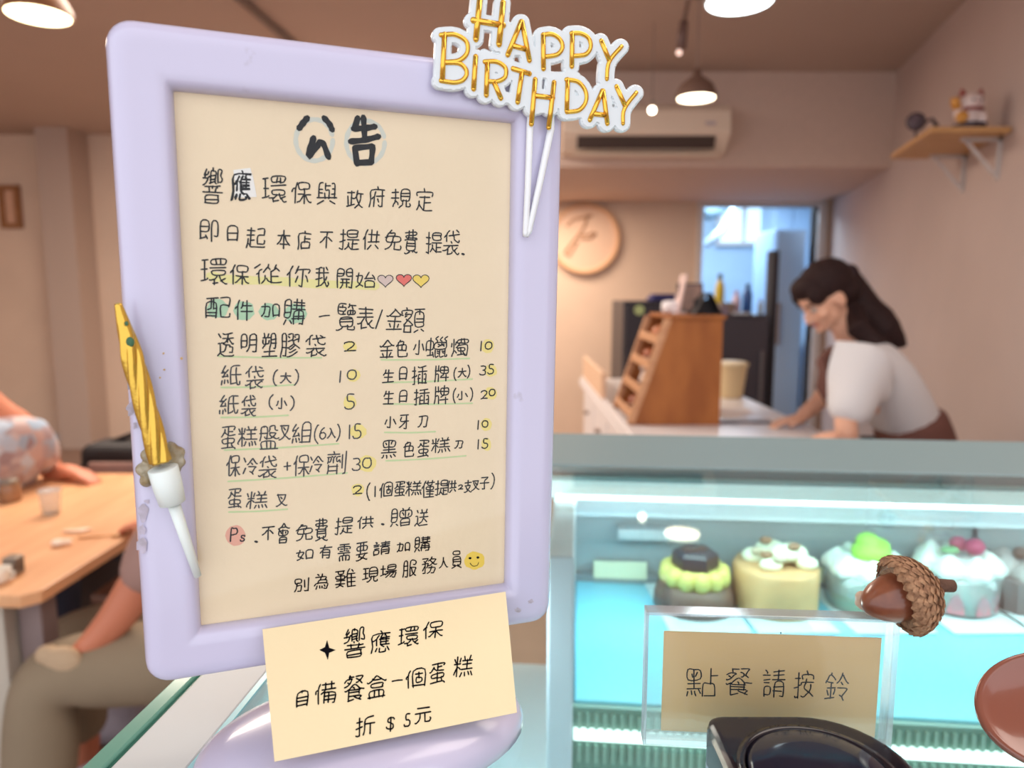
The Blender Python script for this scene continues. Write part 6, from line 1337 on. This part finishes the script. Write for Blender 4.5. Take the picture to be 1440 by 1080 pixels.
MB().tube([s0, s0.lerp(s1, .55)+Vector((0, 0, .0006)), s1], [10*px_m, 9*px_m, 8.5*px_m], 10).build('stem', mat('acorn_stem', srgb(92, 62, 46), rough=.8, bump=.5, bscale=500), acorn, smooth=True)
b = MB()
for x, y, r_ in ((1212, 840, 9), (1215, 850, 9), (1224, 858, 8), (1236, 862, 6), (1208, 848, 6)): b.ball(AP.hit(x, y, -.001), r_*px_m)
link('glue', fuse([mesh(b.v, b.f)], .0005, 2), mat('glue_beige', srgb(206, 176, 152), rough=.3, alpha=.9), acorn, True)
MB().tube([AP.hit(x, y, .002) for x, y in ((1226, 813), (1233, 812), (1240, 802), (1250, 799))], .00009, 5).build('fibre', mat('fibre', srgb(120, 110, 100)), acorn)

# ------------------------------------------------------------------ black call button
bz0, bz1 = GZ+.0004, CAMZ-.1425
pts_ = [at_z(x, y, bz1) for x, y in ((1004, 1012), (1018, 1004), (1060, 1003), (1190, 1003), (1290, 1078))]
bx0, bx1 = at_z(1001, 1030, bz1).x, at_z(1290, 1080, bz1).x; by1 = at_z(1100, 1003, bz1).y; by0 = by1-.062
bell = thing('call_button', 'glossy black rounded call button standing before the acrylic holder', 'call button', ((bx0+bx1)/2, (by0+by1)/2, bz0))
def bl(d, z, rr0=(.006, .026, .012, .012), n=9):
    out = []; x0, x1, y0, y1 = bx0+d, bx1-d, by0+d, by1-d
    for cx_, cy_, a0_, r in ((x0, y1, 90, rr0[0]), (x0, y0, 180, rr0[2]), (x1, y0, 270, rr0[3]), (x1, y1, 0, rr0[1])):
        r = max(.001, r-d); sx = 1 if a0_ in (90, 180) else -1; sy = -1 if a0_ in (90, 0) else 1
        for k in range(n):
            a = math.radians(a0_+90*k/(n-1)); out.append(Vector((cx_+sx*r+r*math.cos(a), cy_+sy*r+r*math.sin(a), z)))
    return out
m_blg = mat('button_black_gloss', srgb(30, 26, 34), rough=.10, spec=.4)
MB().loops([bl(.0006, bz0), bl(0, bz0+.001), bl(0, bz0+.008)]).build('lower_body', mat('button_side_silver', srgb(176, 182, 196), rough=.2, metal=.4), bell, smooth=False)
MB().loops([bl(0, bz0+.0081), bl(0, bz1-.003), bl(.0006, bz1-.001), bl(.0018, bz1-.0002), bl(.003, bz1)]).build('upper_body', m_blg, bell, smooth=False)
ccn = Vector((at_z(1152, 1090, bz1).x, by1-.0315, bz1))
MB().lathe(ccn, [(.0225, .0001), (.0235, .0006), (.0235, .0012), (.0215, .0014), (.0210, .0006), (.0209, .0001)], 48).build('ring', m_blg, bell, smooth=True)
MB().lathe(ccn, [(.0205, .0001), (.0205, .0012), (.019, .0022), (.012, .0028), (.0001, .0030)], 48).build('push_disc', mat('button_navy_gloss', srgb(24, 26, 44), rough=.12, spec=.45), bell, smooth=True)

# ------------------------------------------------------------------ glossy brown oval dish at right
dc = at_y(1492, 1000, .235)
t = thing('brown_oval_dish', 'glossy reddish-brown oval dish on a small foot at the right edge', 'dish', Vector((dc.x, dc.y, GZ)))
dn_ = Vector((-.25, -.55, .80)).normalized(); e1 = Vector((1, .1, 0)).cross(dn_).normalized(); e2 = dn_.cross(e1).normalized()
Ls = []
for s_, h in ((.05, -.009), (.6, -.008), (.9, -.004), (1.0, 0), (1.0, .0012), (.96, .002), (.90, .0012), (.75, .0), (.4, -.0012), (.05, -.0015)):
    Ls.append([dc+(e2*math.cos(2*math.pi*k/56)*.0275+e1*math.sin(2*math.pi*k/56)*.0215)*s_+dn_*h for k in range(56)])
m_dish = mat('dish_brown_gloss', srgb(136, 80, 64), rough=.15, coat=.4)
MB().loops(Ls).build('bowl', m_dish, t, smooth=True)
MB().lathe(Vector((dc.x+.004, dc.y+.004, GZ+.0004)), [(.014, 0), (.014, .002), (.006, .005), (.005, max(.006, dc.z-GZ-.008))], 24).build('foot', m_dish, t, smooth=True)
